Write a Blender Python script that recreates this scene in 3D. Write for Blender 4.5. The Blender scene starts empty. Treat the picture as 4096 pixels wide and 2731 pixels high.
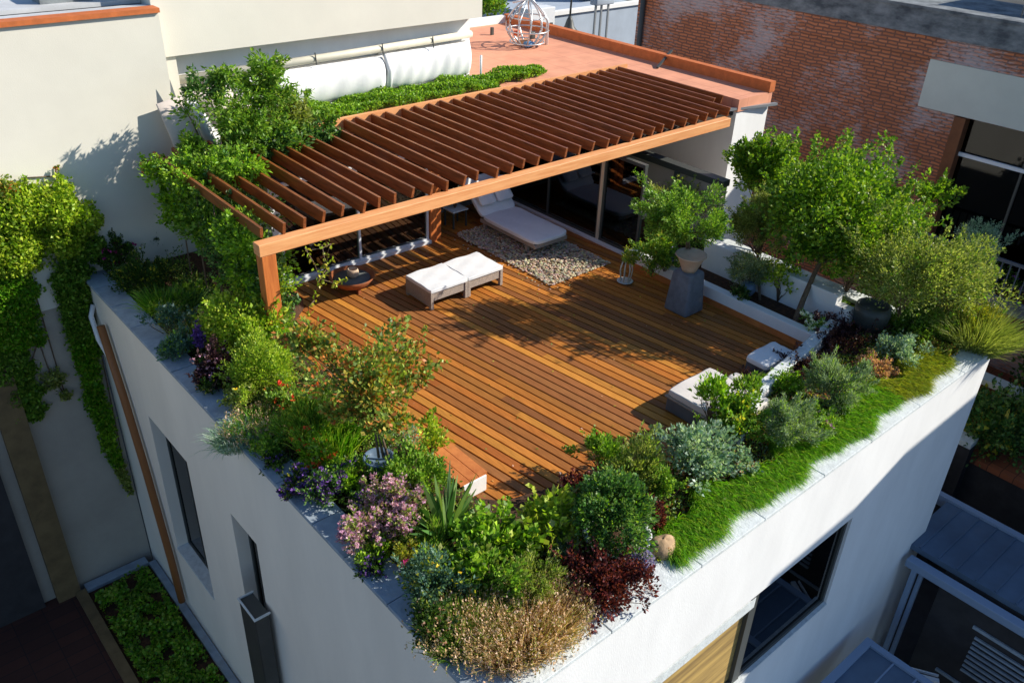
import bpy, math, random
import numpy as np
from mathutils import Matrix, Vector

# ------------------------------------------------------------------ camera, sky, sun, exposure
scene = bpy.context.scene
C = scene.collection
R3 = ((0.75691918, -0.31323786, 0.57354633), (-0.65265212, -0.40724432, 0.63890318), (0.03344482, -0.8579243, -0.51268639))
cam_d = bpy.data.cameras.new('camera'); cam = bpy.data.objects.new('camera', cam_d); C.objects.link(cam)
cam.matrix_world = Matrix([[R3[i][0], -R3[i][1], -R3[i][2], (0, 0, 8.0)[i]] for i in range(3)] + [[0, 0, 0, 1]])
cam_d.lens = 30.35; cam_d.sensor_width = 36.0; cam_d.clip_start = 0.1; cam_d.clip_end = 1500
scene.camera = cam
SUN = Vector((1.3, -0.84, 1.0)).normalized()
w = bpy.data.worlds.new('World'); scene.world = w; w.use_nodes = True
nt = w.node_tree; bgn = nt.nodes['Background']; sky = nt.nodes.new('ShaderNodeTexSky')
sky.sky_type = 'NISHITA'; sky.sun_disc = False
sky.sun_elevation = math.asin(SUN.z); sky.sun_rotation = math.atan2(SUN.x, SUN.y)
nt.links.new(sky.outputs[0], bgn.inputs[0]); bgn.inputs[1].default_value = 0.108; sky.dust_density = 0.2; sky.ozone_density = 4.5
sd = bpy.data.lights.new('sun', 'SUN'); sun = bpy.data.objects.new('sun', sd); C.objects.link(sun)
sd.energy = 5.0; sd.angle = math.radians(0.5); sd.color = (1.0, 0.93, 0.81)
sun.rotation_euler = SUN.to_track_quat('Z', 'Y').to_euler(); sun.location = (20, -10, 30)
scene.view_settings.view_transform = 'Standard'; scene.view_settings.look = 'None'
scene.view_settings.exposure = 0.5; scene.view_settings.gamma = 1

# ------------------------------------------------------------------ materials
def mat(name, col, rough=0.7, metal=0.0, var=0.0, vscale=3.0, bump=0.0, bscale=40.0, col2=None, spec=0.4, stretch=None, coat=0.0):
    m = bpy.data.materials.new(name); m.use_nodes = True
    n = m.node_tree.nodes; l = m.node_tree.links; b = n['Principled BSDF']
    b.inputs['Base Color'].default_value = (*col, 1); b.inputs['Roughness'].default_value = rough
    b.inputs['Metallic'].default_value = metal; b.inputs['Specular IOR Level'].default_value = spec
    if coat: b.inputs['Coat Weight'].default_value = coat
    tc = n.new('ShaderNodeTexCoord'); mp = n.new('ShaderNodeMapping'); l.new(tc.outputs['Object'], mp.inputs[0])
    if stretch: mp.inputs['Scale'].default_value = stretch
    if var or col2:
        t = n.new('ShaderNodeTexNoise'); t.inputs['Scale'].default_value = vscale; t.inputs['Detail'].default_value = 8; t.inputs['Roughness'].default_value = 0.65
        l.new(mp.outputs[0], t.inputs[0]); r = n.new('ShaderNodeValToRGB'); l.new(t.outputs[0], r.inputs[0])
        c2 = col2 or tuple(max(0, c * (1 - var)) for c in col); c1 = col if col2 else tuple(min(1, c * (1 + var * 0.4)) for c in col)
        r.color_ramp.elements[0].position = 0.35; r.color_ramp.elements[1].position = 0.65
        r.color_ramp.elements[0].color = (*c2, 1); r.color_ramp.elements[1].color = (*c1, 1)
        l.new(r.outputs[0], b.inputs['Base Color'])
    if bump:
        t2 = n.new('ShaderNodeTexNoise'); t2.inputs['Scale'].default_value = bscale; t2.inputs['Detail'].default_value = 6
        l.new(mp.outputs[0], t2.inputs[0]); bp = n.new('ShaderNodeBump'); bp.inputs['Strength'].default_value = bump; bp.inputs['Distance'].default_value = 0.02
        l.new(t2.outputs[0], bp.inputs['Height']); l.new(bp.outputs[0], b.inputs['Normal'])
    return m

def leaf_mat(name='leaves', trans=0.38, rough=0.45):
    m = bpy.data.materials.new(name); m.use_nodes = True
    n = m.node_tree.nodes; l = m.node_tree.links; b = n['Principled BSDF']; out = n['Material Output']
    a = n.new('ShaderNodeAttribute'); a.attribute_name = 'tint'
    b.inputs['Roughness'].default_value = rough; b.inputs['Specular IOR Level'].default_value = 0.38
    l.new(a.outputs['Color'], b.inputs['Base Color'])
    t = n.new('ShaderNodeBsdfTranslucent'); g = n.new('ShaderNodeMix'); g.data_type = 'RGBA'; g.blend_type = 'MULTIPLY'; g.inputs[0].default_value = 1
    g.inputs[7].default_value = (1.25, 1.3, 0.5, 1); l.new(a.outputs['Color'], g.inputs[6]); l.new(g.outputs[2], t.inputs[0])
    mx = n.new('ShaderNodeMixShader'); mx.inputs[0].default_value = trans
    l.new(b.outputs[0], mx.inputs[1]); l.new(t.outputs[0], mx.inputs[2]); l.new(mx.outputs[0], out.inputs[0])
    return m

def tint_mat(name, rough=0.6, grain=None, bump=0.25, spec=0.4):
    m = bpy.data.materials.new(name); m.use_nodes = True
    n = m.node_tree.nodes; l = m.node_tree.links; b = n['Principled BSDF']
    a = n.new('ShaderNodeAttribute'); a.attribute_name = 'tint'; b.inputs['Roughness'].default_value = rough; b.inputs['Specular IOR Level'].default_value = spec
    tc = n.new('ShaderNodeTexCoord'); mp = n.new('ShaderNodeMapping'); l.new(tc.outputs['Object'], mp.inputs[0])
    if grain: mp.inputs['Scale'].default_value = grain[0]; mp.inputs['Rotation'].default_value = grain[1]
    t = n.new('ShaderNodeTexNoise'); t.inputs['Scale'].default_value = 6; t.inputs['Detail'].default_value = 9; t.inputs['Roughness'].default_value = 0.7
    l.new(mp.outputs[0], t.inputs[0]); r = n.new('ShaderNodeValToRGB'); l.new(t.outputs[0], r.inputs[0])
    r.color_ramp.elements[0].position = 0.3; r.color_ramp.elements[0].color = (0.55, 0.5, 0.45, 1); r.color_ramp.elements[1].position = 0.7; r.color_ramp.elements[1].color = (1.15, 1.1, 1.05, 1)
    g = n.new('ShaderNodeMix'); g.data_type = 'RGBA'; g.blend_type = 'MULTIPLY'; g.inputs[0].default_value = 1
    l.new(a.outputs['Color'], g.inputs[6]); l.new(r.outputs[0], g.inputs[7]); l.new(g.outputs[2], b.inputs['Base Color'])
    bp = n.new('ShaderNodeBump'); bp.inputs['Strength'].default_value = bump; bp.inputs['Distance'].default_value = 0.01
    l.new(t.outputs[0], bp.inputs['Height']); l.new(bp.outputs[0], b.inputs['Normal'])
    return m

def glass_mat(name, tint=(0.55, 0.7, 0.65), refl=0.25):
    m = bpy.data.materials.new(name); m.use_nodes = True
    n = m.node_tree.nodes; l = m.node_tree.links; out = n['Material Output']; n.remove(n['Principled BSDF'])
    t = n.new('ShaderNodeBsdfTransparent'); t.inputs[0].default_value = (*tint, 1)
    g = n.new('ShaderNodeBsdfGlossy'); g.inputs['Roughness'].default_value = 0.02
    lw = n.new('ShaderNodeLayerWeight'); lw.inputs[0].default_value = refl
    mx = n.new('ShaderNodeMixShader'); l.new(lw.outputs['Fresnel'], mx.inputs[0]); l.new(t.outputs[0], mx.inputs[1]); l.new(g.outputs[0], mx.inputs[2])
    l.new(mx.outputs[0], out.inputs[0]); return m

def brick_mat():
    m = bpy.data.materials.new('weathered brick'); m.use_nodes = True
    n = m.node_tree.nodes; l = m.node_tree.links; b = n['Principled BSDF']; b.inputs['Roughness'].default_value = 0.9
    tc = n.new('ShaderNodeTexCoord'); mp = n.new('ShaderNodeMapping'); l.new(tc.outputs['Object'], mp.inputs[0])
    mp.inputs['Rotation'].default_value = (0, math.radians(-90), math.radians(-90))
    sx = n.new('ShaderNodeSeparateXYZ'); l.new(tc.outputs['Object'], sx.inputs[0]); cx = n.new('ShaderNodeCombineXYZ')
    wob = n.new('ShaderNodeTexNoise'); wob.inputs['Scale'].default_value = 2.6; wob.inputs['Detail'].default_value = 5; l.new(tc.outputs['Object'], wob.inputs[0])
    ad = n.new('ShaderNodeMath'); ad.operation = 'MULTIPLY_ADD'; ad.inputs[1].default_value = 0.11; l.new(wob.outputs[0], ad.inputs[0]); l.new(sx.outputs[2], ad.inputs[2])
    l.new(sx.outputs[1], cx.inputs[0]); l.new(ad.outputs[0], cx.inputs[1])
    br = n.new('ShaderNodeTexBrick'); l.new(cx.outputs[0], br.inputs[0]); br.inputs['Scale'].default_value = 1
    br.inputs['Brick Width'].default_value = 0.36; br.squash_frequency = 3; br.squash = .8; br.inputs['Row Height'].default_value = 0.095; br.inputs['Mortar Size'].default_value = 0.022; br.inputs['Bias'].default_value = -0.1
    br.inputs['Color1'].default_value = (0.58, 0.20, 0.085, 1); br.inputs['Color2'].default_value = (0.40, 0.13, 0.055, 1); br.inputs['Mortar'].default_value = (0.20, 0.09, 0.06, 1)
    # worn pale plaster left on the bricks
    n1 = n.new('ShaderNodeTexNoise'); n1.inputs['Scale'].default_value = 0.55; n1.inputs['Detail'].default_value = 3; l.new(tc.outputs['Object'], n1.inputs[0])
    mp2 = n.new('ShaderNodeMapping'); mp2.inputs['Scale'].default_value = (1, 2.4, 13.0); l.new(tc.outputs['Object'], mp2.inputs[0])
    n2 = n.new('ShaderNodeTexNoise'); n2.inputs['Scale'].default_value = 1.6; n2.inputs['Detail'].default_value = 10; n2.inputs['Roughness'].default_value = 0.75; l.new(mp2.outputs[0], n2.inputs[0])
    s = n.new('ShaderNodeMath'); s.operation = 'ADD'; l.new(n1.outputs[0], s.inputs[0]); l.new(n2.outputs[0], s.inputs[1])
    r = n.new('ShaderNodeValToRGB'); l.new(s.outputs[0], r.inputs[0]); r.color_ramp.elements[0].position = 0.495; r.color_ramp.elements[1].position = 0.585
    # ramp clamps at 1, so halve the sum
    hv = n.new('ShaderNodeMath'); hv.operation = 'MULTIPLY'; hv.inputs[1].default_value = 0.5; l.new(s.outputs[0], hv.inputs[0]); l.new(hv.outputs[0], r.inputs[0])
    # plaster patch near the far end of the wall
    gy = n.new('ShaderNodeMapRange'); gy.inputs['From Min'].default_value = 16.5; gy.inputs['From Max'].default_value = 17.0; l.new(sx.outputs[1], gy.inputs[0])
    ad2 = n.new('ShaderNodeMath'); ad2.operation = 'MULTIPLY'; l.new(gy.outputs[0], ad2.inputs[0])
    n3 = n.new('ShaderNodeTexNoise'); n3.inputs['Scale'].default_value = .8; n3.inputs['Detail'].default_value = 6; l.new(tc.outputs['Object'], n3.inputs[0])
    r3 = n.new('ShaderNodeValToRGB'); l.new(n3.outputs[0], r3.inputs[0]); r3.color_ramp.elements[0].position = 0.36; r3.color_ramp.elements[1].position = 0.40; l.new(r3.outputs[0], ad2.inputs[1])
    mxm = n.new('ShaderNodeMath'); mxm.operation = 'MAXIMUM'; sc = n.new('ShaderNodeMath'); sc.operation = 'MULTIPLY'; sc.inputs[1].default_value = 0.62
    l.new(r.outputs[0], sc.inputs[0]); l.new(sc.outputs[0], mxm.inputs[0]); l.new(ad2.outputs[0], mxm.inputs[1])
    g = n.new('ShaderNodeMix'); g.data_type = 'RGBA'; l.new(mxm.outputs[0], g.inputs[0]); l.new(br.outputs['Color'], g.inputs[6]); g.inputs[7].default_value = (0.50, 0.48, 0.50, 1)
    l.new(g.outputs[2], b.inputs['Base Color'])
    bp = n.new('ShaderNodeBump'); bp.inputs['Strength'].default_value = 0.8; bp.inputs['Distance'].default_value = 0.03
    inv = n.new('ShaderNodeMath'); inv.operation = 'SUBTRACT'; inv.inputs[0].default_value = 1; l.new(br.outputs['Fac'], inv.inputs[1]); l.new(inv.outputs[0], bp.inputs['Height']); l.new(bp.outputs[0], b.inputs['Normal'])
    return m

def tile_mat(name, c1, c2, mortar, wd, rh, ms):
    m = bpy.data.materials.new(name); m.use_nodes = True
    n = m.node_tree.nodes; l = m.node_tree.links; b = n['Principled BSDF']; b.inputs['Roughness'].default_value = 0.8
    tc = n.new('ShaderNodeTexCoord'); br = n.new('ShaderNodeTexBrick'); l.new(tc.outputs['Object'], br.inputs[0])
    br.inputs['Scale'].default_value = 1; br.inputs['Brick Width'].default_value = wd; br.inputs['Row Height'].default_value = rh; br.inputs['Mortar Size'].default_value = ms; br.offset = 0.0
    br.inputs['Color1'].default_value = (*c1, 1); br.inputs['Color2'].default_value = (*c2, 1); br.inputs['Mortar'].default_value = (*mortar, 1)
    t = n.new('ShaderNodeTexNoise'); t.inputs['Scale'].default_value = 2.2; t.inputs['Detail'].default_value = 9; l.new(tc.outputs['Object'], t.inputs[0])
    r = n.new('ShaderNodeValToRGB'); l.new(t.outputs[0], r.inputs[0]); r.color_ramp.elements[0].position = 0.3; r.color_ramp.elements[0].color = (0.8, 0.78, 0.78, 1); r.color_ramp.elements[1].position = 0.7
    g = n.new('ShaderNodeMix'); g.data_type = 'RGBA'; g.blend_type = 'MULTIPLY'; g.inputs[0].default_value = 1
    l.new(br.outputs['Color'], g.inputs[6]); l.new(r.outputs[0], g.inputs[7]); l.new(g.outputs[2], b.inputs['Base Color'])
    return m

M = {}
M['plaster'] = mat('white plaster', (0.78, 0.78, 0.77), 0.85, var=0.07, vscale=1.4, stretch=(1, 1, .3), bump=0.15, bscale=60)
M['plaster_left'] = mat('stucco facade', (0.84, 0.78, 0.68), 0.9, var=0.07, vscale=0.9, stretch=(1, 1, .3), bump=0.15, bscale=60)
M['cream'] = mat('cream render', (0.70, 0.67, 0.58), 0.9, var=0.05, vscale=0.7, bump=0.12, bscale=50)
M['cream_shaded'] = mat('cream render with court shade', (0.36, 0.33, 0.28), 0.9, var=0.12, vscale=0.9, bump=0.15, bscale=30)  # lower cream wall, colour darkened to carry the deep court's shade
M['slate'] = mat('slate coping with blue shade', (0.30, 0.36, 0.42), 0.7, var=0.2, vscale=5, bump=0.3, bscale=25)  # grey coping; the blue of its shade is mixed into the colour
M['limestone'] = mat('pale coping', (0.62, 0.66, 0.66), 0.85, var=0.18, vscale=9, bump=0.4, bscale=35)
M['joint'] = mat('coping joint', (0.12, 0.13, 0.14), 0.9)
M['frame'] = mat('dark window frame', (0.06, 0.065, 0.06), 0.5)
M['frame_grey'] = mat('grey aluminium', (0.30, 0.32, 0.34), 0.4, metal=0.4)
M['frame_cream'] = mat('cream door frame', (0.62, 0.52, 0.38), 0.5)
M['white_metal'] = mat('white painted metal', (0.7, 0.72, 0.74), 0.4)
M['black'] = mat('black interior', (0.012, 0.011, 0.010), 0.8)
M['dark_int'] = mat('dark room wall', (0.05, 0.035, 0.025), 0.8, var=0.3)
M['blind'] = mat('ochre roller blind', (0.50, 0.33, 0.10), 0.8, col2=(0.22, 0.14, 0.05), vscale=1.6, stretch=(0.4, 1, 6))
M['glass'] = glass_mat('green glass', (0.30, 0.55, 0.42), 0.5)
M['glass_dark'] = glass_mat('dark window glass', (0.28, 0.31, 0.27), 0.3)
M['timber'] = mat('orange timber', (0.60, 0.21, 0.055), 0.55, col2=(0.42, 0.12, 0.03), vscale=3, stretch=(1, 1, 1), bump=0.2, bscale=20)
M['beam'] = mat('pale orange beam', (0.80, 0.40, 0.17), 0.5, col2=(0.66, 0.27, 0.10), vscale=4, stretch=(0.35, 4, 7), bump=0.15, bscale=15)
M['post'] = mat('post timber', (0.62, 0.19, 0.045), 0.55, col2=(0.42, 0.11, 0.025), vscale=4, stretch=(6, 6, 0.4), bump=0.15, bscale=15)
M['rafter'] = mat('stained rafter wood', (0.30, 0.09, 0.022), 0.42, spec=0.5, col2=(0.13, 0.034, 0.008), vscale=4, stretch=(6, 0.5, 5), bump=0.3, bscale=15)
M['roof'] = tile_mat('terracotta roof tile', (0.76, 0.34, 0.20), (0.73, 0.32, 0.19), (0.62, 0.25, 0.15), 0.9, 0.9, 0.012)
M['roof_kerb'] = mat('terracotta kerb', (0.55, 0.15, 0.04), 0.7, var=0.2, vscale=6)
M['pipe_brown'] = mat('rust brown pipe', (0.26, 0.10, 0.03), 0.5)
M['pipe_dark'] = mat('charcoal downpipe', (0.055, 0.055, 0.05), 0.45, var=0.2)
M['soil'] = mat('bark soil', (0.10, 0.045, 0.022), 1.0, col2=(0.035, 0.018, 0.01), vscale=14, bump=0.9, bscale=30)
M['deckwood'] = tint_mat('oiled deck boards', 0.5, ((9, 0.5, 4), (0, 0, math.radians(-7.2))), 0.35, 0.22)
M['stone'] = tint_mat('pebbles', 0.85)
M['leaf'] = leaf_mat()
M['petal'] = leaf_mat('petals', 0.25, 0.7)
M['bark'] = mat('bark', (0.16, 0.11, 0.07), 0.9, var=0.4, vscale=20, bump=0.5, bscale=40)
M['cushion'] = mat('white canvas cushion', (0.74, 0.75, 0.76), 0.9, var=0.05, vscale=5, bump=0.2, bscale=12)
M['cushion_beige'] = mat('stone cushion', (0.62, 0.58, 0.55), 0.9, var=0.05, vscale=5, bump=0.2, bscale=12)
M['wicker'] = mat('greige wicker', (0.42, 0.34, 0.28), 0.8, var=0.3, vscale=22, stretch=(1, 1, 4), bump=0.7, bscale=70)
M['wicker_dark'] = mat('dark slate panel', (0.10, 0.11, 0.13), 0.7, var=0.2)
M['planter'] = mat('slate grey planter', (0.15, 0.165, 0.19), 0.75, var=0.25, vscale=6, bump=0.2)
M['clay'] = mat('buff clay', (0.55, 0.40, 0.28), 0.85, var=0.15, vscale=7)
M['rust'] = mat('rusted steel', (0.34, 0.10, 0.03), 0.7, var=0.4, vscale=10)
M['ash'] = mat('ash grey plate', (0.12, 0.13, 0.12), 0.7)
M['blue_glaze'] = mat('blue glazed pot', (0.12, 0.18, 0.26), 0.35, var=0.3, vscale=8)
M['boulder'] = mat('tan boulder', (0.45, 0.30, 0.17), 0.9, var=0.35, vscale=7, bump=0.6, bscale=12)
M['fabric'] = mat('white awning canvas', (0.80, 0.80, 0.80), 0.8, var=0.04, vscale=2, bump=0.15, bscale=6)
M['fabric_pink'] = mat('blush canvas', (0.66, 0.58, 0.52), 0.85, var=0.08, vscale=3)
M['tube'] = mat('cream awning tube', (0.66, 0.62, 0.50), 0.5, var=0.1)
M['brick'] = brick_mat()
M['concrete'] = mat('stained concrete', (0.24, 0.26, 0.27), 0.9, col2=(0.07, 0.08, 0.09), vscale=1.6, stretch=(1, 1, 2.2), bump=0.5, bscale=10)
M['panel'] = mat('grey green panel', (0.58, 0.59, 0.52), 0.8, var=0.06, vscale=1)
M['cornice'] = mat('brown brick cornice', (0.22, 0.08, 0.035), 0.9, var=0.4, vscale=3, stretch=(1, 1, 5))
M['redbrown'] = mat('brown pilaster', (0.20, 0.075, 0.03), 0.8, var=0.25)
M['blue_roof'] = mat('blue grey sheet roof', (0.09, 0.14, 0.21), 0.45, var=0.2, vscale=1.2, metal=0.2)
M['blue_trim'] = mat('pale blue gutter', (0.20, 0.27, 0.38), 0.5)
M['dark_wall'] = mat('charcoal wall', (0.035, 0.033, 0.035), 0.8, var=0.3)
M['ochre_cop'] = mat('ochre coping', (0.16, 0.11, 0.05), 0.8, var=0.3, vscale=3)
M['dark_red'] = tile_mat('dark red court tile', (0.065, 0.02, 0.012), (0.045, 0.015, 0.01), (0.02, 0.01, 0.01), 0.6, 0.3, 0.01)  # tile colour kept dark to carry the enclosed court's shadow
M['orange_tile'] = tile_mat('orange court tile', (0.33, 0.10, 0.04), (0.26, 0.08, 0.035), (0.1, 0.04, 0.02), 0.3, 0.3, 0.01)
M['pale_roof'] = mat('pale grey roof sheet', (0.55, 0.56, 0.57), 0.6, var=0.15, vscale=2)
M['rail_dark'] = mat('dark blue grey rail', (0.10, 0.12, 0.15), 0.6)
M['ground'] = mat('city ground', (0.05, 0.05, 0.048), 0.95, var=0.3, vscale=0.3)
M['bluewall'] = mat('blue grey wall', (0.36, 0.42, 0.50), 0.8, var=0.12, vscale=1)
M['pink_wall'] = mat('beige pink wall', (0.50, 0.41, 0.36), 0.85, var=0.1, vscale=1)
M['chrome'] = mat('silver wire', (0.55, 0.58, 0.6), 0.35, metal=0.6)
M['red_p'] = mat('red plastic', (0.55, 0.08, 0.02), 0.5); M['blue_p'] = mat('blue plastic', (0.10, 0.25, 0.45), 0.5); M['orange_p'] = mat('tan plastic', (0.60, 0.30, 0.12), 0.5)
M['green_p'] = mat('lime sticker', (0.35, 0.6, 0.08), 0.5)

# ------------------------------------------------------------------ object helpers
def tag(o, label=None, cat=None, group=None, kind=None):
    if label: o['label'] = label
    if cat: o['category'] = cat
    if group: o['group'] = group
    if kind: o['kind'] = kind
    return o

def thing(name, label, cat, loc=(0, 0, 0), group=None):
    o = bpy.data.objects.new(name, None); C.objects.link(o); o.location = loc
    o.empty_display_size = 0.2
    return tag(o, label, cat, group)

def origin_of(p):
    v = Vector((0, 0, 0))
    while p is not None:
        v += p.location; p = p.parent
    return v

class MB:
    """collects boxes, tubes and prisms in world coordinates and links them as ONE mesh object"""
    def __init__(s): s.v = []; s.f = []; s.col = []; s.smooth = []; s.tint = None
    def add(s, vs, fs, smooth=False):
        k = len(s.v); s.v += [tuple(p) for p in vs]; s.f += [tuple(i + k for i in f) for f in fs]; s.smooth += [smooth] * len(fs)
        s.col += [s.tint or (1, 1, 1)] * len(vs); return s
    def box(s, x0, x1, y0, y1, z0, z1):
        return s.add([(x0, y0, z0), (x1, y0, z0), (x1, y1, z0), (x0, y1, z0), (x0, y0, z1), (x1, y0, z1), (x1, y1, z1), (x0, y1, z1)],
                     [(0, 3, 2, 1), (4, 5, 6, 7), (0, 1, 5, 4), (1, 2, 6, 5), (2, 3, 7, 6), (3, 0, 4, 7)])
    def prism(s, poly, z0, z1):
        n = len(poly); vs = [(x, y, z0) for x, y in poly] + [(x, y, z1) for x, y in poly]
        return s.add(vs, [tuple(range(n))[::-1], tuple(range(n, 2 * n))] + [(i, (i + 1) % n, n + (i + 1) % n, n + i) for i in range(n)])
    def bar(s, a, b, w_, h_):
        a = Vector(a); b = Vector(b); d = (b - a).normalized(); u = Vector((0, 0, 1)) if abs(d.z) < .9 else Vector((1, 0, 0))
        r = d.cross(u).normalized(); u = r.cross(d)
        vs = [p + r * sx * w_ / 2 + u * sz * h_ / 2 for p in (a, b) for sx, sz in ((-1, -1), (1, -1), (1, 1), (-1, 1))]
        return s.add(vs, [(0, 1, 2, 3), (7, 6, 5, 4), (0, 4, 5, 1), (1, 5, 6, 2), (2, 6, 7, 3), (3, 7, 4, 0)])
    def tube(s, pts, r0, r1=None, n=6):
        r1 = r0 if r1 is None else r1; k = len(pts); vs = []; fs = []
        for i, p in enumerate(pts):
            p = Vector(p); d = (Vector(pts[min(i + 1, k - 1)]) - Vector(pts[max(i - 1, 0)])).normalized()
            u = Vector((0, 0, 1)) if abs(d.z) < .9 else Vector((1, 0, 0)); a = d.cross(u).normalized(); b = a.cross(d)
            r = r0 + (r1 - r0) * i / max(1, k - 1)
            vs += [p + (a * math.cos(2 * math.pi * j / n) + b * math.sin(2 * math.pi * j / n)) * r for j in range(n)]
        for i in range(k - 1):
            fs += [(i * n + j, i * n + (j + 1) % n, (i + 1) * n + (j + 1) % n, (i + 1) * n + j) for j in range(n)]
        fs += [tuple(range(n))[::-1], tuple(range((k - 1) * n, k * n))]
        return s.add(vs, fs, True)
    def lathe(s, cx, cy, prof, n=24, wob=0):
        vs = []; fs = []; k = len(prof)
        for r, z in prof: vs += [(cx + r * math.cos(2 * math.pi * j / n), cy + r * math.sin(2 * math.pi * j / n), z) for j in range(n)]
        for i in range(k - 1): fs += [(i * n + j, i * n + (j + 1) % n, (i + 1) * n + (j + 1) % n, (i + 1) * n + j) for j in range(n)]
        fs += [tuple(range(n))[::-1], tuple(range((k - 1) * n, k * n))]
        return s.add(vs, fs, True)
    def build(s, name, m, parent=None, bevel=0, sub=0):
        me = bpy.data.meshes.new(name); o0 = origin_of(parent)
        me.from_pydata([(x - o0.x, y - o0.y, z - o0.z) for x, y, z in s.v], [], s.f); me.update()
        me.polygons.foreach_set('use_smooth', s.smooth)
        if s.tint:
            a = me.attributes.new('tint', 'FLOAT_COLOR', 'POINT'); a.data.foreach_set('color', np.array([(*c, 1) for c in s.col], dtype=np.float32).ravel())
        me.materials.append(m); o = bpy.data.objects.new(name, me); C.objects.link(o); o.parent = parent
        if bevel:
            b = o.modifiers.new('bevel', 'BEVEL'); b.width = bevel; b.segments = 3; b.limit_method = 'ANGLE'
            for p in me.polygons: p.use_smooth = bevel > 0.02
        return o

class LB:
    """leaf buffer: thousands of leaf or blade faces as one mesh with a tint per leaf"""
    def __init__(s): s.V = []; s.T = []; s.n4 = 0; s.blades = []
    def leaves(s, rng, P, D, L, Wd, pal, jit=0.25):
        n = len(P); L = L * rng.uniform(0.65, 1.25, n)[:, None]; W2 = Wd / 2 * rng.uniform(0.7, 1.2, n)[:, None]
        D = D / (np.linalg.norm(D, axis=1, keepdims=True) + 1e-9)
        S = np.cross(D, rng.normal(size=(n, 3))); S /= (np.linalg.norm(S, axis=1, keepdims=True) + 1e-9); N = np.cross(S, D)
        q = np.stack([P, P + D * L * .45 + S * W2 + N * W2 * .35, P + D * L, P + D * L * .45 - S * W2 + N * W2 * .35], 1)
        s.V.append(q.reshape(-1, 3)); pal = np.array(pal); c = pal[rng.integers(0, len(pal), n)] * (1.22 + rng.uniform(-jit, jit, n))[:, None]
        s.T.append(np.repeat(c, 4, 0)); return s
    def blade(s, rng, P, D, L, Wd, pal, droop=0.5, jit=0.25):
        """each blade: three leaf-shaped quads in a chain bending outward"""
        n = len(P); L = (L * rng.uniform(0.6, 1.15, n))[:, None]; D = D / np.linalg.norm(D, axis=1, keepdims=True)
        S = np.cross(D, rng.normal(size=(n, 3)) * 0.5 + np.array([0, 0, 0.01])); S /= (np.linalg.norm(S, axis=1, keepdims=True) + 1e-9)
        dn = np.array([[0, 0, -1.0]]); pal = np.array(pal); c = pal[rng.integers(0, len(pal), n)] * (1.22 + rng.uniform(-jit, jit, n))[:, None]
        hz = D * np.array([[1, 1, 0]]); a = P; wd = Wd / 2
        d1 = D; d2 = D + hz * droop * .6 + dn * droop * .35; d3 = D + hz * droop + dn * droop * 1.1
        p1 = a + d1 * L * .4; p2 = p1 + d2 * L * .33; p3 = p2 + d3 * L * .3
        q1 = np.stack([a - S * wd * .8, a + S * wd * .8, p1 + S * wd, p1 - S * wd], 1); q2 = np.stack([p1 - S * wd, p1 + S * wd, p2 + S * wd * .7, p2 - S * wd * .7], 1)
        q3 = np.stack([p2 - S * wd * .7, p2 + S * wd * .7, p3 + S * wd * .1, p3 - S * wd * .1], 1)
        for q in (q1, q2, q3): s.V.append(q.reshape(-1, 3)); s.T.append(np.repeat(c, 4, 0))
        return p3
    def build(s, name, m, parent=None, kind=None):
        V = np.concatenate(s.V).astype(np.float32); T = np.concatenate(s.T).astype(np.float32); n = len(V); o0 = origin_of(parent)
        V = V - np.array([o0.x, o0.y, o0.z], dtype=np.float32)
        me = bpy.data.meshes.new(name); me.vertices.add(n); me.vertices.foreach_set('co', V.ravel())
        me.loops.add(n); me.loops.foreach_set('vertex_index', np.arange(n, dtype=np.int32))
        me.polygons.add(n // 4); me.polygons.foreach_set('loop_start', np.arange(0, n, 4, dtype=np.int32)); me.polygons.foreach_set('loop_total', np.full(n // 4, 4, dtype=np.int32))
        me.update(calc_edges=True)
        a = me.attributes.new('tint', 'FLOAT_COLOR', 'POINT'); a.data.foreach_set('color', np.concatenate([np.clip(T, 0, 1), np.ones((n, 1), np.float32)], 1).ravel())
        me.materials.append(m); o = bpy.data.objects.new(name, me); C.objects.link(o); o.parent = parent
        if kind: o['kind'] = kind
        return o

def unit(rng, n):
    v = rng.normal(size=(n, 3)); return v / np.linalg.norm(v, axis=1, keepdims=True)

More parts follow.
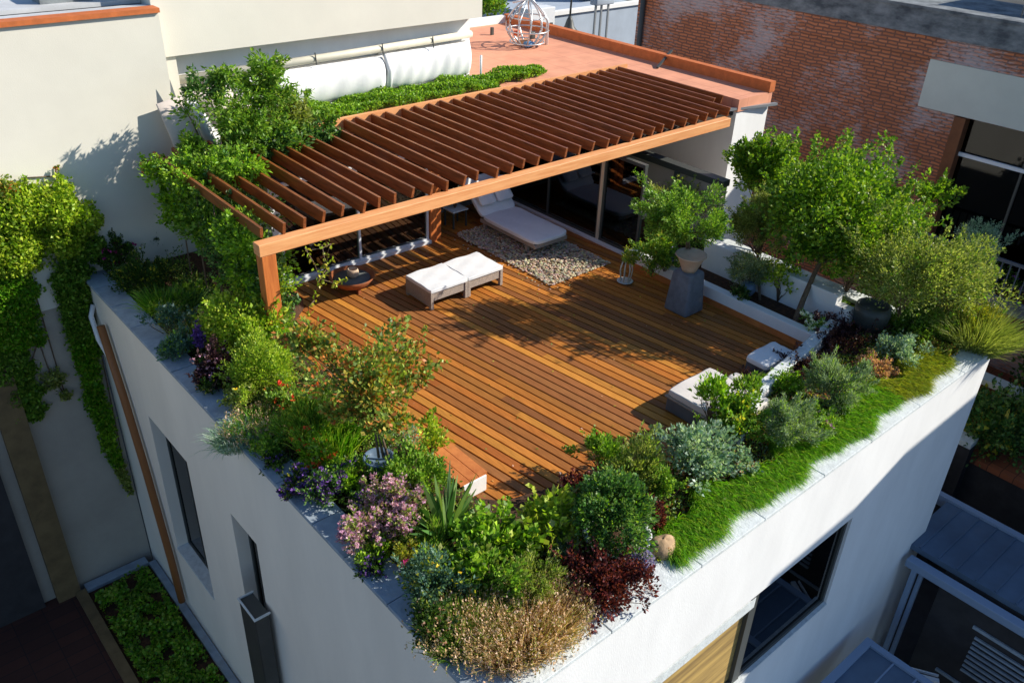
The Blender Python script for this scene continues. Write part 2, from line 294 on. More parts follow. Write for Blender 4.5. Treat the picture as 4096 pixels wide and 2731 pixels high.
def crown_points(rng, c, r, n, clumps, spread=0.3, flat=0.35, hollow=0.45, shoots=0.28, wild=1.0):
    """leaf positions in uneven clumps and outward shoots through an ellipsoid; returns points, growth directions, clump centres"""
    c = np.array(c); r = np.array(r); u = unit(rng, clumps); u[:, 2] = np.where(u[:, 2] < -flat, -u[:, 2] * .5, u[:, 2])
    ph = rng.uniform(0, 6.28, 3); lob = 1 + 0.16 * wild * (np.sin(u[:, 0] * 4.1 + ph[0]) + np.sin(u[:, 1] * 4.7 + ph[1]) + .7 * np.sin(u[:, 2] * 5 + ph[2]))
    rad = (hollow + (1 - hollow) * rng.random(clumps) ** .8) * lob * (1 + 0.15 * wild * rng.normal(size=clumps)); rad = np.clip(rad, .1, 1.35); K = c + u * r * rad[:, None] * 0.92
    ks = rng.uniform(0.4, 1.4, clumps); w_ = ks ** 2; n1 = int(n * (1 - shoots)); idx = rng.choice(clumps, n1, p=w_ / w_.sum())
    du = unit(rng, n1); sc = np.stack([rng.uniform(.6, 1.4, clumps) for _ in range(3)], 1)[idx]
    P = K[idx] + du * sc * (r.mean() * spread * ks[idx] * (0.2 + 0.8 * rng.random(n1) ** .6))[:, None]
    D = du * 0.8 + u[idx] * 0.7 + np.array([0, 0, 0.25]) + rng.normal(size=(n1, 3)) * .35
    n2 = n - n1; ns = max(4, int(clumps * 1.6)); si = rng.integers(0, clumps, ns); sd_ = u[si] * .8 + np.array([0, 0, .75]) + rng.normal(size=(ns, 3)) * .45; sd_ /= np.linalg.norm(sd_, axis=1, keepdims=True)
    sl = r.mean() * rng.uniform(.15, .62, ns) * wild + .03; j = rng.integers(0, ns, n2); t_ = rng.random(n2)
    P2 = K[si][j] + sd_[j] * (sl[j] * (.25 + .95 * t_))[:, None] + rng.normal(size=(n2, 3)) * (.012 + .03 * r.mean() * (1.15 - t_))[:, None]
    D2 = sd_[j] * .7 + unit(rng, n2) * .8
    return np.concatenate([P, P2]), np.concatenate([D, D2]), K

def branches(mb, rng, base, K, r0, every=1, mid=0.35):
    base = Vector(base)
    for k in K[::every]:
        k = Vector(k); h = base.lerp(k, mid) + Vector(rng.normal(size=3) * 0.03); h.x = base.x + (h.x - base.x) * .5; h.y = base.y + (h.y - base.y) * .5
        m2 = h.lerp(k, .55) + Vector(rng.normal(size=3) * 0.04)
        mb.tube([base, h, m2, k], r0, r0 * .25, 5)

# ------------------------------------------------------------------ ground and courts
def struct(name, mb, m, kind='structure'): return tag(mb.build(name, m), kind=kind)
struct('ground', MB().box(-400, 500, -400, 600, -9.3, -9.0), M['ground'])
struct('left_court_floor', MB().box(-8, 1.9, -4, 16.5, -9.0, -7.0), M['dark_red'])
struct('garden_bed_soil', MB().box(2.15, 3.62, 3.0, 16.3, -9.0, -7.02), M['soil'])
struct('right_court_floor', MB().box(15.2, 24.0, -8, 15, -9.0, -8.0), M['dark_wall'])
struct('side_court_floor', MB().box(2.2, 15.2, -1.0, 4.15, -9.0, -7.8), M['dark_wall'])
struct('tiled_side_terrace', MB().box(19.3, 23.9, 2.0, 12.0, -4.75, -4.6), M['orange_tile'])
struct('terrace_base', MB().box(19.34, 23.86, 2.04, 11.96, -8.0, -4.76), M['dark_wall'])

# ------------------------------------------------------------------ white house under the roof terrace
H = thing('white_house', 'white plastered house carrying the planted roof terrace, with narrow slot windows', 'house', (9.4, 10.0, -9.0))
f = MB()   # left facade (x = 3.68) with two slot openings
X0, X1 = 3.68, 4.0
f.box(X0, X1, 14.2, 16.48, -9, .27); f.box(X0, X1, 12.45, 14.2, -1.7, .27); f.box(X0, X1, 12.45, 14.2, -9, -5.05)
f.box(X0, X1, 10.72, 12.45, -9, .27); f.box(X0, X1, 9.82, 10.72, -1.65, .27); f.box(X0, X1, 9.82, 10.72, -9, -5.2); f.box(X0, X1, 4.15, 9.82, -9, .27)
f.build('side_wall', M['plaster_left'], H)
f = MB(); Y0, Y1 = 4.15, 4.5   # street facade
f.box(4.0, 6.3, Y0, Y1, -9, .27); f.box(6.3, 11.25, Y0, Y1, -1.38, .27); f.box(6.3, 11.25, Y0, Y1, -9, -3.35); f.box(11.25, 15.2, Y0, Y1, -9, .27)
f.build('front_wall', M['plaster'], H)
f = MB(); f.box(14.9, 15.2, 4.5, 16.48, -9, .27); f.box(4.0, 14.9, 4.5, 16.48, -.3, -.06); f.build('end_wall_and_slab', M['plaster'], H)
cp = MB(); y = 4.15
rnd = random.Random(5)
while y < 16.4:
    L = rnd.uniform(.75, 1.0); e = min(y + L, 16.46); cp.box(3.63, 4.06, y + .006, e - .006, .272, .33 + rnd.uniform(-.004, .004)); y += L
cp.build('side_coping', M['slate'], H, bevel=.008)
cp = MB(); x = 4.07
while x < 15.1:
    L = rnd.uniform(1.2, 1.6); e = min(x + L, 15.24); cp.box(x + .006, e - .006, 4.11, 4.52, .272, .33 + rnd.uniform(-.003, .003)); x += L
cp.build('front_coping', M['limestone'], H, bevel=.008)
cp = MB(); cp.box(14.86, 15.24, 4.53, 12.0, .272, .34); cp.build('end_coping', M['limestone'], H, bevel=.008)
for (a, b, z0, z1) in ((12.45, 14.2, -5.05, -1.7), (9.82, 10.72, -5.2, -1.65)):
    w_ = MB(); t = .06; xa, xb = 3.9, 3.96
    w_.box(xa, xb, a, a + t, z0, z1); w_.box(xa, xb, b - t, b, z0, z1); w_.box(xa, xb, a + t, b - t, z0, z0 + t); w_.box(xa, xb, a + t, b - t, z1 - t, z1); w_.box(xa + .01, xb - .01, (a + b) / 2 - .02, (a + b) / 2 + .02, z0 + t, z1 - t)
    W = w_.build('window', M['frame'], H); MB().box(3.93, 3.94, a + t, b - t, z0 + t, z1 - t).build('pane', M['glass_dark'], W)
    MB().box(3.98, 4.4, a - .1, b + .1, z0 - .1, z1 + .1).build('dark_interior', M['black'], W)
    MB().box(3.66, 3.9, a, b, z0 - .04, z0 + .012).build('sill', M['limestone'], W)
w_ = MB(); a, b, z0, z1 = 6.3, 11.25, -3.35, -1.38; ya, yb = 4.2, 4.28
w_.box(a, a + .07, ya, yb, z0, z1); w_.box(b - .07, b, ya, yb, z0, z1); w_.box(8.6, 8.78, ya - .02, yb, z0, z1); w_.box(a + .07, b - .07, ya + .004, yb - .004, z0, z0 + .07); w_.box(a + .07, b - .07, ya + .004, yb - .004, z1 - .09, z1)
W = w_.build('window', M['frame'], H); MB().box(8.78, b - .07, 4.24, 4.25, z0 + .07, z1 - .09).build('pane', M['glass_dark'], W)
MB().box(a + .07, 8.6, 4.25, 4.29, z0 + .07, z1 - .3).build('roller_blind', M['blind'], W)
MB().box(a, 8.7, 4.175, 4.3, z1 - .3, z1 - .1).build('blind_box', M['limestone'], W)
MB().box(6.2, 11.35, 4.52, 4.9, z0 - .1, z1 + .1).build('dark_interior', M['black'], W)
MB().box(6.3, 11.25, 4.13, 4.199, z0 - .02, z0 + .012).build('sill', M['limestone'], W)
# downpipes on the side facade
p = MB(); p.tube([(3.560, 15.596, -0.358), (3.560, 15.147, -1.779), (3.560, 14.790, -3.331), (3.560, 14.451, -5.521), (3.560, 14.347, -6.672)], .075, n=10); p.build('brown_downpipe', M['pipe_brown'], H)
p = MB(); p.tube([(3.66, 16.2, -.2), (3.56, 16.15, -.4), (3.54, 15.9, -.8), (3.6, 15.75, -1.1), (3.7, 15.7, -1.25)], .05, n=10); p.build('white_overflow_pipe', M['plaster'], H)
pb = MB(); pb.box(3.36, 3.6, 9.55, 10.12, -9, -2.9); pb.build('charcoal_downpipe', M['pipe_dark'], H, bevel=.02)
hp = MB()
for (x0, x1, y0, y1) in ((3.345, 3.37, 9.535, 10.135), (3.37, 3.62, 9.535, 9.56), (3.37, 3.62, 10.11, 10.135)): hp.box(x0, x1, y0, y1, -2.9, -2.865)
hp.build('hopper_rim', M['limestone'], H); MB().box(3.375, 3.6, 9.565, 10.105, -2.9, -2.893).build('hopper_opening', M['frame'], H)

# ------------------------------------------------------------------ soil of the planting beds
FB = [(4.0, 4.5), (14.9, 4.5), (14.9, 6.4), (13.5, 6.35), (11.9, 6.08), (10.6, 5.88), (9.5, 5.48), (8.9, 5.6), (7.6, 6.15), (5.9, 6.6), (5.62, 6.9), (5.62, 12.4), (6.6, 13.3), (6.6, 16.45), (4.0, 16.45)]
struct('planting_soil', MB().prism(FB, -.05, .22), M['soil'])
struct('raised_bed_soil', MB().box(13.16, 13.84, 6.4, 11.0, -.05, .2).box(14.06, 14.9, 6.41, 12.0, -.05, .24), M['soil'])

# ------------------------------------------------------------------ timber deck, every board its own solid
def clip(poly, nx, ny, c):
    out = []
    for i in range(len(poly)):
        a, b = poly[i], poly[(i + 1) % len(poly)]; da = a[0] * nx + a[1] * ny - c; db = b[0] * nx + b[1] * ny - c
        if da <= 0: out.append(a)
        if da * db < 0: t = da / (da - db); out.append((a[0] + (b[0] - a[0]) * t, a[1] + (b[1] - a[1]) * t))
    return out
deck = MB(); th = math.radians(-7.2); nx, ny = math.cos(-th), math.sin(-th); tx, ty = -ny, nx
rnd = random.Random(11); TINTS = [(0.515, 0.204, 0.040), (0.464, 0.166, 0.032), (0.350, 0.138, 0.036), (0.577, 0.257, 0.047), (0.309, 0.123, 0.040), (0.433, 0.142, 0.032), (0.494, 0.190, 0.036), (0.288, 0.123, 0.040), (0.391, 0.162, 0.036)]
c0 = 5.0
while c0 < 16.5:
    cc = rnd.uniform(-1.5, 1.5) + 2
    cuts = [-20]; 
    while cuts[-1] < 30: cuts.append(cuts[-1] + rnd.uniform(5.5, 9.0)); 
    for k in range(len(cuts) - 1):
        for (rx0, rx1, ry0, ry1) in ((5.64, 13.0, 5.2, 14.36), (10.62, 13.38, 14.36, 15.55), (13.0, 13.38, 11.0, 14.36)):
            P_ = [(rx0, ry0), (rx1, ry0), (rx1, ry1), (rx0, ry1)]
            for (a, b, c) in ((-nx, -ny, -(c0 + .015)), (nx, ny, c0 + .150), (-tx, -ty, -(cuts[k] + .002)), (tx, ty, cuts[k + 1] - .002)):
                if len(P_) > 2: P_ = clip(P_, a, b, c)
            if len(P_) > 2:
                random.seed(int(c0 * 100) * 31 + k); t = random.choice(TINTS); v = random.uniform(.8, 1.15); deck.tint = tuple(q * v for q in t)
                deck.prism(P_, -.03, rnd.uniform(-.0015, .0015))
    c0 += .165
struct('timber_deck', deck, M['deckwood'])
struct('deck_underlay', MB().box(5.62, 13.4, 5.1, 15.6, -.058, -.045), M['black'])
def lowthing(name, label, cat, mb, m, **k): return tag(mb.build(name, m, **k), label, cat)
kb = MB().box(5.63, 5.86, 7.55, 11.2, -.04, .05)
lowthing('timber_edging', 'orange timber edging board between the deck and the left flower bed', 'edging', kb, M['timber'])
blk = thing('timber_topped_block', 'small white block with a timber lid at the near corner of the deck', 'block', (5.86, 7.4, 0))
MB().box(5.62, 6.02, 7.12, 7.75, 0.002, .27).build('base', M['plaster'], blk, bevel=.01)
lid = MB(); 
for k in range(3): lid.box(5.57 + k * .16, 5.72 + k * .16, 7.14, 7.95, .27, .31)
lid.build('lid', M['timber'], blk)
# low white wall with timber skirt, right of the deck
wl = thing('low_bed_wall', 'low white wall with an orange timber skirt along the right side of the deck', 'garden wall', (13.05, 8.7, 0))
MB().box(12.97, 13.16, 6.3, 10.9, .13, .36).build('wall', M['plaster'], wl, bevel=.012)
MB().box(12.985, 13.15, 6.3, 10.9, -.04, .13).build('skirt', M['timber'], wl)
tw = MB().box(13.84, 14.06, 6.55, 9.6, -.04, .82)
tw.prism([(13.84, 6.25), (14.06, 6.25), (14.06, 6.55), (13.84, 6.55)], -.04, .62)
lowthing('tall_bed_wall', 'taller white wall behind the tree bed at the right of the terrace', 'garden wall', tw, M['plaster'], bevel=.02)
cw = MB(); pts = [(9.35, 5.4), (10.0, 5.68), (10.6, 5.9), (11.3, 6.02), (11.9, 6.1), (12.7, 6.22), (13.6, 6.36)]
for i in range(len(pts) - 1):
    (ax, ay), (bx, by) = pts[i], pts[i + 1]; d = Vector((bx - ax, by - ay)).normalized(); q = Vector((-d.y, d.x)) * .1
    cw.prism([(ax - q.x, ay - q.y), (bx - q.x, by - q.y), (bx + q.x, by + q.y), (ax + q.x, ay + q.y)], -.04, .46 + i * .001)
lowthing('curved_bed_wall', 'narrow curving white kerb wall between the deck and the front flower bed', 'garden wall', cw, M['limestone'], bevel=.02)

# ------------------------------------------------------------------ pavilion on the roof
PV = thing('rooftop_pavilion', 'rooftop room with dark glass doors and a flat terracotta roof behind the pergola', 'building', (12, 15, 0))
g = MB(); g.box(6.62, 6.8, 14.32, 16.48, 0, 2.2); g.build('left_jamb', M['plaster'], PV)
rf = MB(); rf.box(8.6, 19.3, 15.86, 22.2, 2.2, 2.5); rf.box(17.93, 19.3, 12.1, 15.86, 2.2, 2.5); rf.build('roof', M['roof'], PV)
rk = MB(); rk.box(19.12, 19.34, 12.08, 22.3, 2.5, 2.76); rk.build('roof_kerb', M['roof_kerb'], PV)
rk = MB(); rk.box(13.9, 19.11, 22.2, 22.4, 2.2, 2.72); rk.build('rear_parapet', M['plaster'], PV)
sb = MB(); sb.box(13.0, 17.9, 16.05, 16.09, 2.504, 2.512); sb.build('roof_seam', M['roof_kerb'], PV)
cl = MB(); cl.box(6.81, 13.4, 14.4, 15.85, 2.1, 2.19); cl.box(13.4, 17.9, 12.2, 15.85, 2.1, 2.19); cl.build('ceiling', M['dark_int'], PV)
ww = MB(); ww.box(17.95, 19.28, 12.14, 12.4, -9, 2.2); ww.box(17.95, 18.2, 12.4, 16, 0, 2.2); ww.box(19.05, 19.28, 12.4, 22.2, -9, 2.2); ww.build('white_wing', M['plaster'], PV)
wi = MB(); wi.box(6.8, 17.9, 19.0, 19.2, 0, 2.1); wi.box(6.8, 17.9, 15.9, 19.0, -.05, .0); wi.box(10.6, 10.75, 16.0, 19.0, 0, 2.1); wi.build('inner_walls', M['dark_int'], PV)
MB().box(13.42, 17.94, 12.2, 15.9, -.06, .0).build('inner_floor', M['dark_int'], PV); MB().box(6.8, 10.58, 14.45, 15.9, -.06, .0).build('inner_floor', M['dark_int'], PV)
def door(a, b, fixed, axis, m='frame_grey', z1=2.1, n=2, glass='glass'):
    w_ = MB(); t = .05
    def bx(u0, u1, v0, v1, zz0, zz1):
        if axis == 'x': w_.box(u0, u1, v0, v1, zz0, zz1)
        else: w_.box(v0, v1, u0, u1, zz0, zz1)
    bx(a, b, fixed - .05, fixed + .05, 0, .09); bx(a, b, fixed - .05, fixed + .05, z1 - .07, z1)
    for i in range(n + 1):
        u = a + (b - a - t) * i / n; bx(u, u + t, fixed - .04, fixed + .04, .09, z1 - .07)
    D_ = w_.build('glass_door', M[m], PV); q = MB()
    if axis == 'x': q.box(a + t, b - t, fixed - .006, fixed + .006, .09, z1 - .07)
    else: q.box(fixed - .006, fixed + .006, a + t, b - t, .09, z1 - .07)
    q.build('pane', M[glass], D_); return D_
door(6.8, 10.3, 14.4, 'x', 'white_metal', n=2); door(10.85, 13.35, 15.6, 'x', n=2)
door(12.2, 15.5, 13.42, 'y', 'frame', n=2, glass='glass'); door(11.0, 12.12, 13.42, 'y', 'frame', n=1)
tp = MB(); tp.box(13.36, 13.46, 12.12, 12.2, 0, 2.1); tp.build('door_post', M['frame_cream'], PV)
cpst = MB(); cpst.box(10.32, 10.47, 14.3, 14.48, 0, 2.15); cpst.box(10.5, 10.62, 14.34, 14.46, 0, 2.15); cpst.build('corner_post', M['post'], PV)
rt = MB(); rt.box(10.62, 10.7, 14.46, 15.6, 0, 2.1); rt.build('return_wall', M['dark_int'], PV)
MB().box(6.8, 10.3, 14.26, 14.345, 0.002, .07).build('threshold', M['white_metal'], PV); MB().box(13.26, 13.36, 11.0, 15.5, .002, .05).build('threshold', M['white_metal'], PV)
bw = thing('black_capped_wall', 'beige wall with a black steel cap beyond the glass corner at the right', 'wall', (15.1, 12, 0))
MB().box(15.02, 15.2, 10.2, 14.0, -.05, 1.52).build('wall', M['pink_wall'], bw)
cpb = MB(); cpb.box(14.95, 15.2, 10.15, 14.0, 1.52, 1.66); cpb.box(14.93, 15.02, 11.35, 11.45, 0, 1.52); cpb.build('cap', M['frame'], bw)

# ------------------------------------------------------------------ pergola
PG = thing('pergola', 'orange timber pergola with slanting rows of dark rafters shading the glass doors', 'pergola', (11, 13.5, 0))
MB().box(5.05, 16.78, 11.46, 11.66, 2.2, 2.4).build('beam', M['beam'], PG, bevel=.012)
MB().box(5.08, 5.32, 11.47, 11.67, .1, 2.198).build('post', M['post'], PG, bevel=.01)
MB().box(8.3, 17.92, 15.76, 15.85, 2.3, 2.62).build('ledger', M['beam'], PG)
MB().box(5.0, 8.28, 16.0, 16.12, 2.2, 2.4).build('rear_beam', M['post'], PG)
rnd = random.Random(3); xs = []; x = 5.2
while x < 17.85: xs.append(x); x += .36 + rnd.uniform(-.04, .04)
rp = None
for i, x in enumerate(xs):
    y0 = 11.6 + rnd.uniform(-.05, .05); y1 = 15.74 if x > 8.2 else 15.98
    if x > 17.0: y0 = 12.35 + rnd.uniform(-.1, .1)
    dx = rnd.uniform(-.045, .045); tl = rnd.uniform(-.018, .018); r = MB(); tw_ = .052; h0, h1 = 2.402, 2.605 + rnd.uniform(-.015, .015)
    c = [(x, y0), (x + tw_, y0), (x + tw_ + dx, y1), (x + dx, y1)]
    vs = [(c[0][0], c[0][1] + .05, h0), (c[1][0], c[1][1] + .05, h0), (*c[2], h0), (*c[3], h0), (c[0][0] + tl, c[0][1], h1), (c[1][0] + tl, c[1][1], h1), (c[2][0] + tl, c[2][1], h1), (c[3][0] + tl, c[3][1], h1)]
    r.add(vs, [(0, 3, 2, 1), (4, 5, 6, 7), (0, 1, 5, 4), (1, 2, 6, 5), (2, 3, 7, 6), (3, 0, 4, 7)]); r.build('rafter', M['rafter'], PG, bevel=.004)
br_ = MB(); br_.bar((16.7, 12.3, 2.33), (19.4, 12.0, 2.2), .1, .06); br_.build('steel_bracket', M['frame_grey'], PG)

# ------------------------------------------------------------------ cream neighbour building at the back left
CB = thing('cream_building', 'tall cream rendered building with a red tiled edge behind the pergola', 'building', (0, 20, -9))
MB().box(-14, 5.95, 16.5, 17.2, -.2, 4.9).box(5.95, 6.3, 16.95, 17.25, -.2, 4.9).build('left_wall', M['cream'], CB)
MB().box(-14, 3.66, 16.505, 17.2, -9, -.2).build('lower_wall', M['cream_shaded'], CB)
MB().box(5.95, 13.7, 17.25, 24, -9 + 11.2, 4.02).build('recessed_wall', M['plaster'], CB)
MB().box(5.97, 13.78, 16.88, 24, 4.02, 6.5).build('overhanging_storey', M['cream'], CB)
te = MB(); te.box(-14, 5.96, 16.44, 16.75, 4.9, 4.98); te.build('red_tile_edge', M['roof_kerb'], CB)
te = MB(); te.box(-14, 5.96, 16.76, 17.15, 4.9, 4.95); te.box(-14, 5.96, 17.35, 24, 4.9, 5.0); te.build('flat_roof', M['pale_roof'], CB)
te = MB(); te.box(-14, 5.96, 17.16, 17.34, 4.9, 4.93); te.build('gutter', M['black'], CB)
te = MB(); te.box(4.3, 5.2, 17.6, 18.1, 5.0, 5.25); te.build('roof_vent', M['concrete'], CB)
pl = MB(); pl.box(1.55, 2.02, 16.28, 16.5, -9, -1.0); pl.build('ochre_pilaster', M['ochre_cop'], CB)
dw = MB(); dw.box(-14, 1.3, 16.36, 16.49, -9, -2.6); dw.build('dark_stone_base', M['dark_wall'], CB)
lowthing('court_kerb_wall', 'ochre kerb wall dividing the dark court from the green bed below', 'wall', MB().box(1.9, 2.12, 2.0, 16.27, -9, -6.9), M['ochre_cop'])
lowthing('gutter_edging', 'dark blue metal edging around the sunken green bed', 'edging', MB().box(3.5, 3.66, 3.0, 16.2, -7.01, -6.93).box(2.13, 3.5, 16.2, 16.45, -7.01, -6.93), M['slate'])

# awning: cover tube and rolled white canvas
AW = thing('awning', 'white canvas awning rolled in two sagging lengths below a cream tube', 'awning', (10.5, 17.1, 3))
MB().tube([(6.1, 17.08, 3.52), (10, 17.08, 3.56), (13.6, 17.08, 3.62)], .085, n=12).build('cover_tube', M['tube'], AW)
def canvas(xa, xb, z0, z1, bulge, seed, m='fabric'):
    rg = random.Random(seed); vs = []; fs = []; nx_, ny_ = 40, 14
    for i in range(nx_ + 1):
        u = i / nx_; pinch = min(1, .35 + 1.6 * math.sin(math.pi * u) ** .5)
        for j in range(ny_ + 1):
            v = j / ny_; s_ = math.sin(math.pi * min(1, v * 1.02)) ** .6
            y = 17.2 - bulge * s_ * pinch + .012 * math.sin(u * 47 + v * 6) + .02 * math.sin(u * 11 + seed)
            vs.append((xa + (xb - xa) * u, y, z1 + (z0 - z1) * (.5 - .5 * math.cos(math.pi * v)) - .06 * math.sin(math.pi * u) * v))
    for i in range(nx_):
        for j in range(ny_): k = i * (ny_ + 1) + j; fs.append((k, k + 1, k + ny_ + 2, k + ny_ + 1))
    b = MB(); b.add(vs, fs, True); o = b.build('rolled_canvas', M[m], AW); s = o.modifiers.new('t', 'SOLIDIFY'); s.thickness = .01
canvas(7.3, 11.1, 2.62, 3.42, .34, 1); canvas(11.0, 13.62, 2.66, 3.46, .26, 2)
ps = MB(); ps.tube([(11.05, 16.98, 3.46), (11.12, 16.9, 3.1), (11.1, 17.0, 2.62)], .05, .09, n=8); ps.build('canvas_fold', M['fabric'], AW)
for k, x in enumerate((9.3, 11.0, 12.4)): MB().bar((x, 17.0, 3.7), (x, 16.97, 3.45), .02, .02).build('hook', M['frame'], AW)
lowthing('wall_kerb', 'white kerb at the foot of the recessed wall behind the ivy strip', 'kerb', MB().box(8.7, 13.75, 17.02, 17.24, 2.502, 2.58), M['plaster'])
# loose drapes left of the awning
DR = thing('draped_canvas', 'blush and white canvas drapes hanging behind the pergola climber', 'drape', (6.5, 16.5, 2.4))
def drape(pts_top, pts_bot, m, seed):
    vs = []; fs = []; n_ = 24; k_ = 8
    for i in range(n_ + 1):
        u = i / n_; a = Vector(pts_top[0]).lerp(Vector(pts_top[1]), u); b = Vector(pts_bot[0]).lerp(Vector(pts_bot[1]), u)
        for j in range(k_ + 1):
            p_ = a.lerp(b, j / k_); p_.y -= .05 * math.sin(u * 9 + seed) * (j / k_) + .16 * math.sin(math.pi * u) * math.sin(math.pi * j / k_); vs.append(p_)
    for i in range(n_):
        for j in range(k_): q = i * (k_ + 1) + j; fs.append((q, q + 1, q + k_ + 2, q + k_ + 1))
    b = MB(); b.add(vs, fs, True); o = b.build('drape', M[m], DR); s = o.modifiers.new('t', 'SOLIDIFY'); s.thickness = .012
drape([(5.55, 16.3, 3.35), (6.1, 16.3, 3.45)], [(5.75, 16.1, 2.2), (6.4, 16.1, 2.1)], 'fabric_pink', 1)
drape([(6.1, 16.4, 3.3), (6.35, 16.4, 3.3)], [(6.3, 16.2, 2.3), (6.75, 16.2, 2.3)], 'fabric', 3)
drape([(6.3, 16.75, 3.5), (7.1, 16.75, 3.4)], [(6.8, 16.35, 2.45), (7.9, 16.45, 2.6)], 'fabric_pink', 5)
MB().add([(5.85, 16.35, 3.2), (6.0, 16.35, 3.2), (5.92, 16.45, 3.2), (5.9, 16.35, 3.75)], [(0, 1, 2), (0, 3, 1), (1, 3, 2), (2, 3, 0)]).build('finial', M['frame_grey'], DR)

# ------------------------------------------------------------------ brick building on the right
BB = thing('brick_building', 'old brick building with worn plaster and a stained concrete parapet', 'building', (27, 8, -9))
MB().box(24, 31, 9.4, 20.9, -9, 3.05).box(24, 31, -12, 9.4, 1.77, 3.05).box(24, 31, -12, 9.4, -9, -2.2).build('brick_wall', M['brick'], BB)
MB().box(23.95, 31, -12, 20.92, 3.05, 3.6).build('brick_cornice', M['brick'], BB)
MB().box(23.9, 24.4, -12, 20.95, 3.6, 4.22).box(24.4, 31, -12, 20.95, 3.5, 3.7).build('concrete_parapet', M['concrete'], BB)
MB().box(23.86, 24.44, -12, 20.97, 4.22, 4.3).build('parapet_cap', M['concrete'], BB)
MB().box(23.92, 23.997, 1.0, 10.45, 1.8, 3.045).build('pale_panel', M['panel'], BB)
MB().box(23.9, 24.2, 9.1, 9.4, -2.2, 1.765).build('brown_pilaster', M['redbrown'], BB)
WD = MB(); WD.box(24.1, 24.16, 1.0, 9.1, .74, .84); WDO = WD.build('window', M['white_metal'], BB)
MB().box(24.2, 24.21, -6, 9.1, -2.2, 1.77).build('pane', M['glass_dark'], WDO)
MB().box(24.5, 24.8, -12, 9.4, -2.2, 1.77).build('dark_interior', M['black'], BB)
for ym in (7.4, 5.0): MB().box(24.12, 24.18, ym, ym + .06, -2.1, 1.7).build('mullion', M['frame'], WDO)
pi = MB(); pi.tube([(23.9, 20.6, 4.0), (23.9, 20.6, -4)], .09, n=8); pi.build('dark_drainpipe', M['frame'], BB)
BL = thing('balcony', 'dark balcony with a metal rail on the brick building, planted with small bushes', 'balcony', (23.5, 6, -2.4))
MB().box(22.9, 23.9, -3, 9.6, -2.5, -2.2).build('slab', M['redbrown'], BL)
MB().box(22.8, 22.9, -3, 9.6, -2.46, -2.1).build('fascia', M['concrete'], BL)
rl = MB(); rl.bar((22.9, -3, -1.15), (22.9, 9.6, -1.15), .07, .08)
for k in range(60): rl.bar((22.9, -2.9 + k * .21, -2.1), (22.9, -2.9 + k * .21, -1.18), .03, .03)
rl.build('railing', M['rail_dark'], BL)
lt = thing('lower_terrace_wall', 'stepped brown terrace wall with a pale coping below the brick building', 'wall', (22, 8, -8))
MB().box(21.0, 21.3, 3.0, 14.0, -8, -3.6).build('wall', M['redbrown'], lt); MB().box(20.95, 21.35, 3.0, 14.0, -3.6, -3.45).build('coping', M['panel'], lt)
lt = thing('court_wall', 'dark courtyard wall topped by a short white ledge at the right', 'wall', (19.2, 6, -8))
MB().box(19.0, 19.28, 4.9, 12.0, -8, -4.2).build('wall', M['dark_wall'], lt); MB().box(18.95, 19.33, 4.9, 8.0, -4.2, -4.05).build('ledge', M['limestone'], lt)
# white building above the parapet
WB = thing('white_building', 'white building with a railed dark doorway above the concrete parapet', 'building', (31, 6, 3.7))
MB().box(29, 34, 6.8, 10.4, 3.7, 6.4).box(29, 34, 1, 5.9, 3.7, 6.4).build('wall', M['pink_wall'], WB)
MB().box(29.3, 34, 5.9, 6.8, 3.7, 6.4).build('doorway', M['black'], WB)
rl = MB(); rl.bar((24.6, 1, 4.9), (24.6, 8.9, 4.9), .03, .03)
for k in range(27): rl.bar((24.6, 1 + k * .3, 4.3), (24.6, 1 + k * .3, 4.9), .02, .02)
rl.build('railing', M['frame'], WB)

# ------------------------------------------------------------------ far roofs and walls at the top of the view
FW = thing('blue_grey_house', 'blue grey house wall with a dark opening beyond the terracotta roof', 'house', (30, 27, -9))
MB().box(25.2, 31.2, 27, 32, -9, 1.35).build('wall', M['bluewall'], FW)
MB().box(25.0, 31.4, 26.9, 27.2, 1.35, 1.5).build('coping', M['plaster'], FW)
MB().box(26.6, 28.0, 26.9, 26.99, -1, .35).build('door_opening', M['dark_int'], FW)
MB().box(29.2, 34, 28.5, 31, 1.5, 5).build('upper_wall', M['bluewall'], FW)
MB().box(29.7, 31.2, 28.42, 28.49, 2.1, 3.4).build('window', M['frame'], FW)
MB().box(29.5, 31.4, 28.3, 28.48, 1.95, 2.08).build('sill', M['blue_trim'], FW)
FH = thing('distant_house', 'distant blue shaded house with several windows behind the wire frame', 'house', (22, 34, -9))
MB().box(15, 36, 36, 44, -9, 7).build('wall', M['bluewall'], FH)
for k in range(8):
    MB().box(17 + k * 2.3, 18.3 + k * 2.3, 35.9, 35.98, -.4, 1.1).build('window', M['frame'], FH)
    MB().box(17 + k * 2.3, 18.3 + k * 2.3, 35.9, 35.98, -3.0, -1.5).build('window', M['frame'], FH)
lowthing('back_yard_wall', 'low pale wall beside the fence behind the terracotta roof', 'wall', MB().box(18, 25, 28, 28.3, -9, .7).box(19.9, 20.3, 27.9, 28.0, .0, .5), M['panel'])
CBN = thing('metal_cabinet', 'white metal cabinet with a lime sticker behind the terracotta roof kerb', 'cabinet', (23.4, 25.2, 0))
MB().box(22.7, 24.0, 25, 25.8, .2, 2.15).build('body', M['white_metal'], CBN, bevel=.02)
MB().box(22.78, 22.95, 24.985, 24.998, 1.2, 1.7).build('sticker', M['green_p'], CBN)
MB().box(23.75, 23.85, 24.94, 24.998, 1.5, 1.6).build('handle', M['frame'], CBN)
LP = thing('pendant_lamp', 'dark double shaded lamp hanging behind the terracotta roof kerb', 'lamp', (24.9, 25, 1.2))
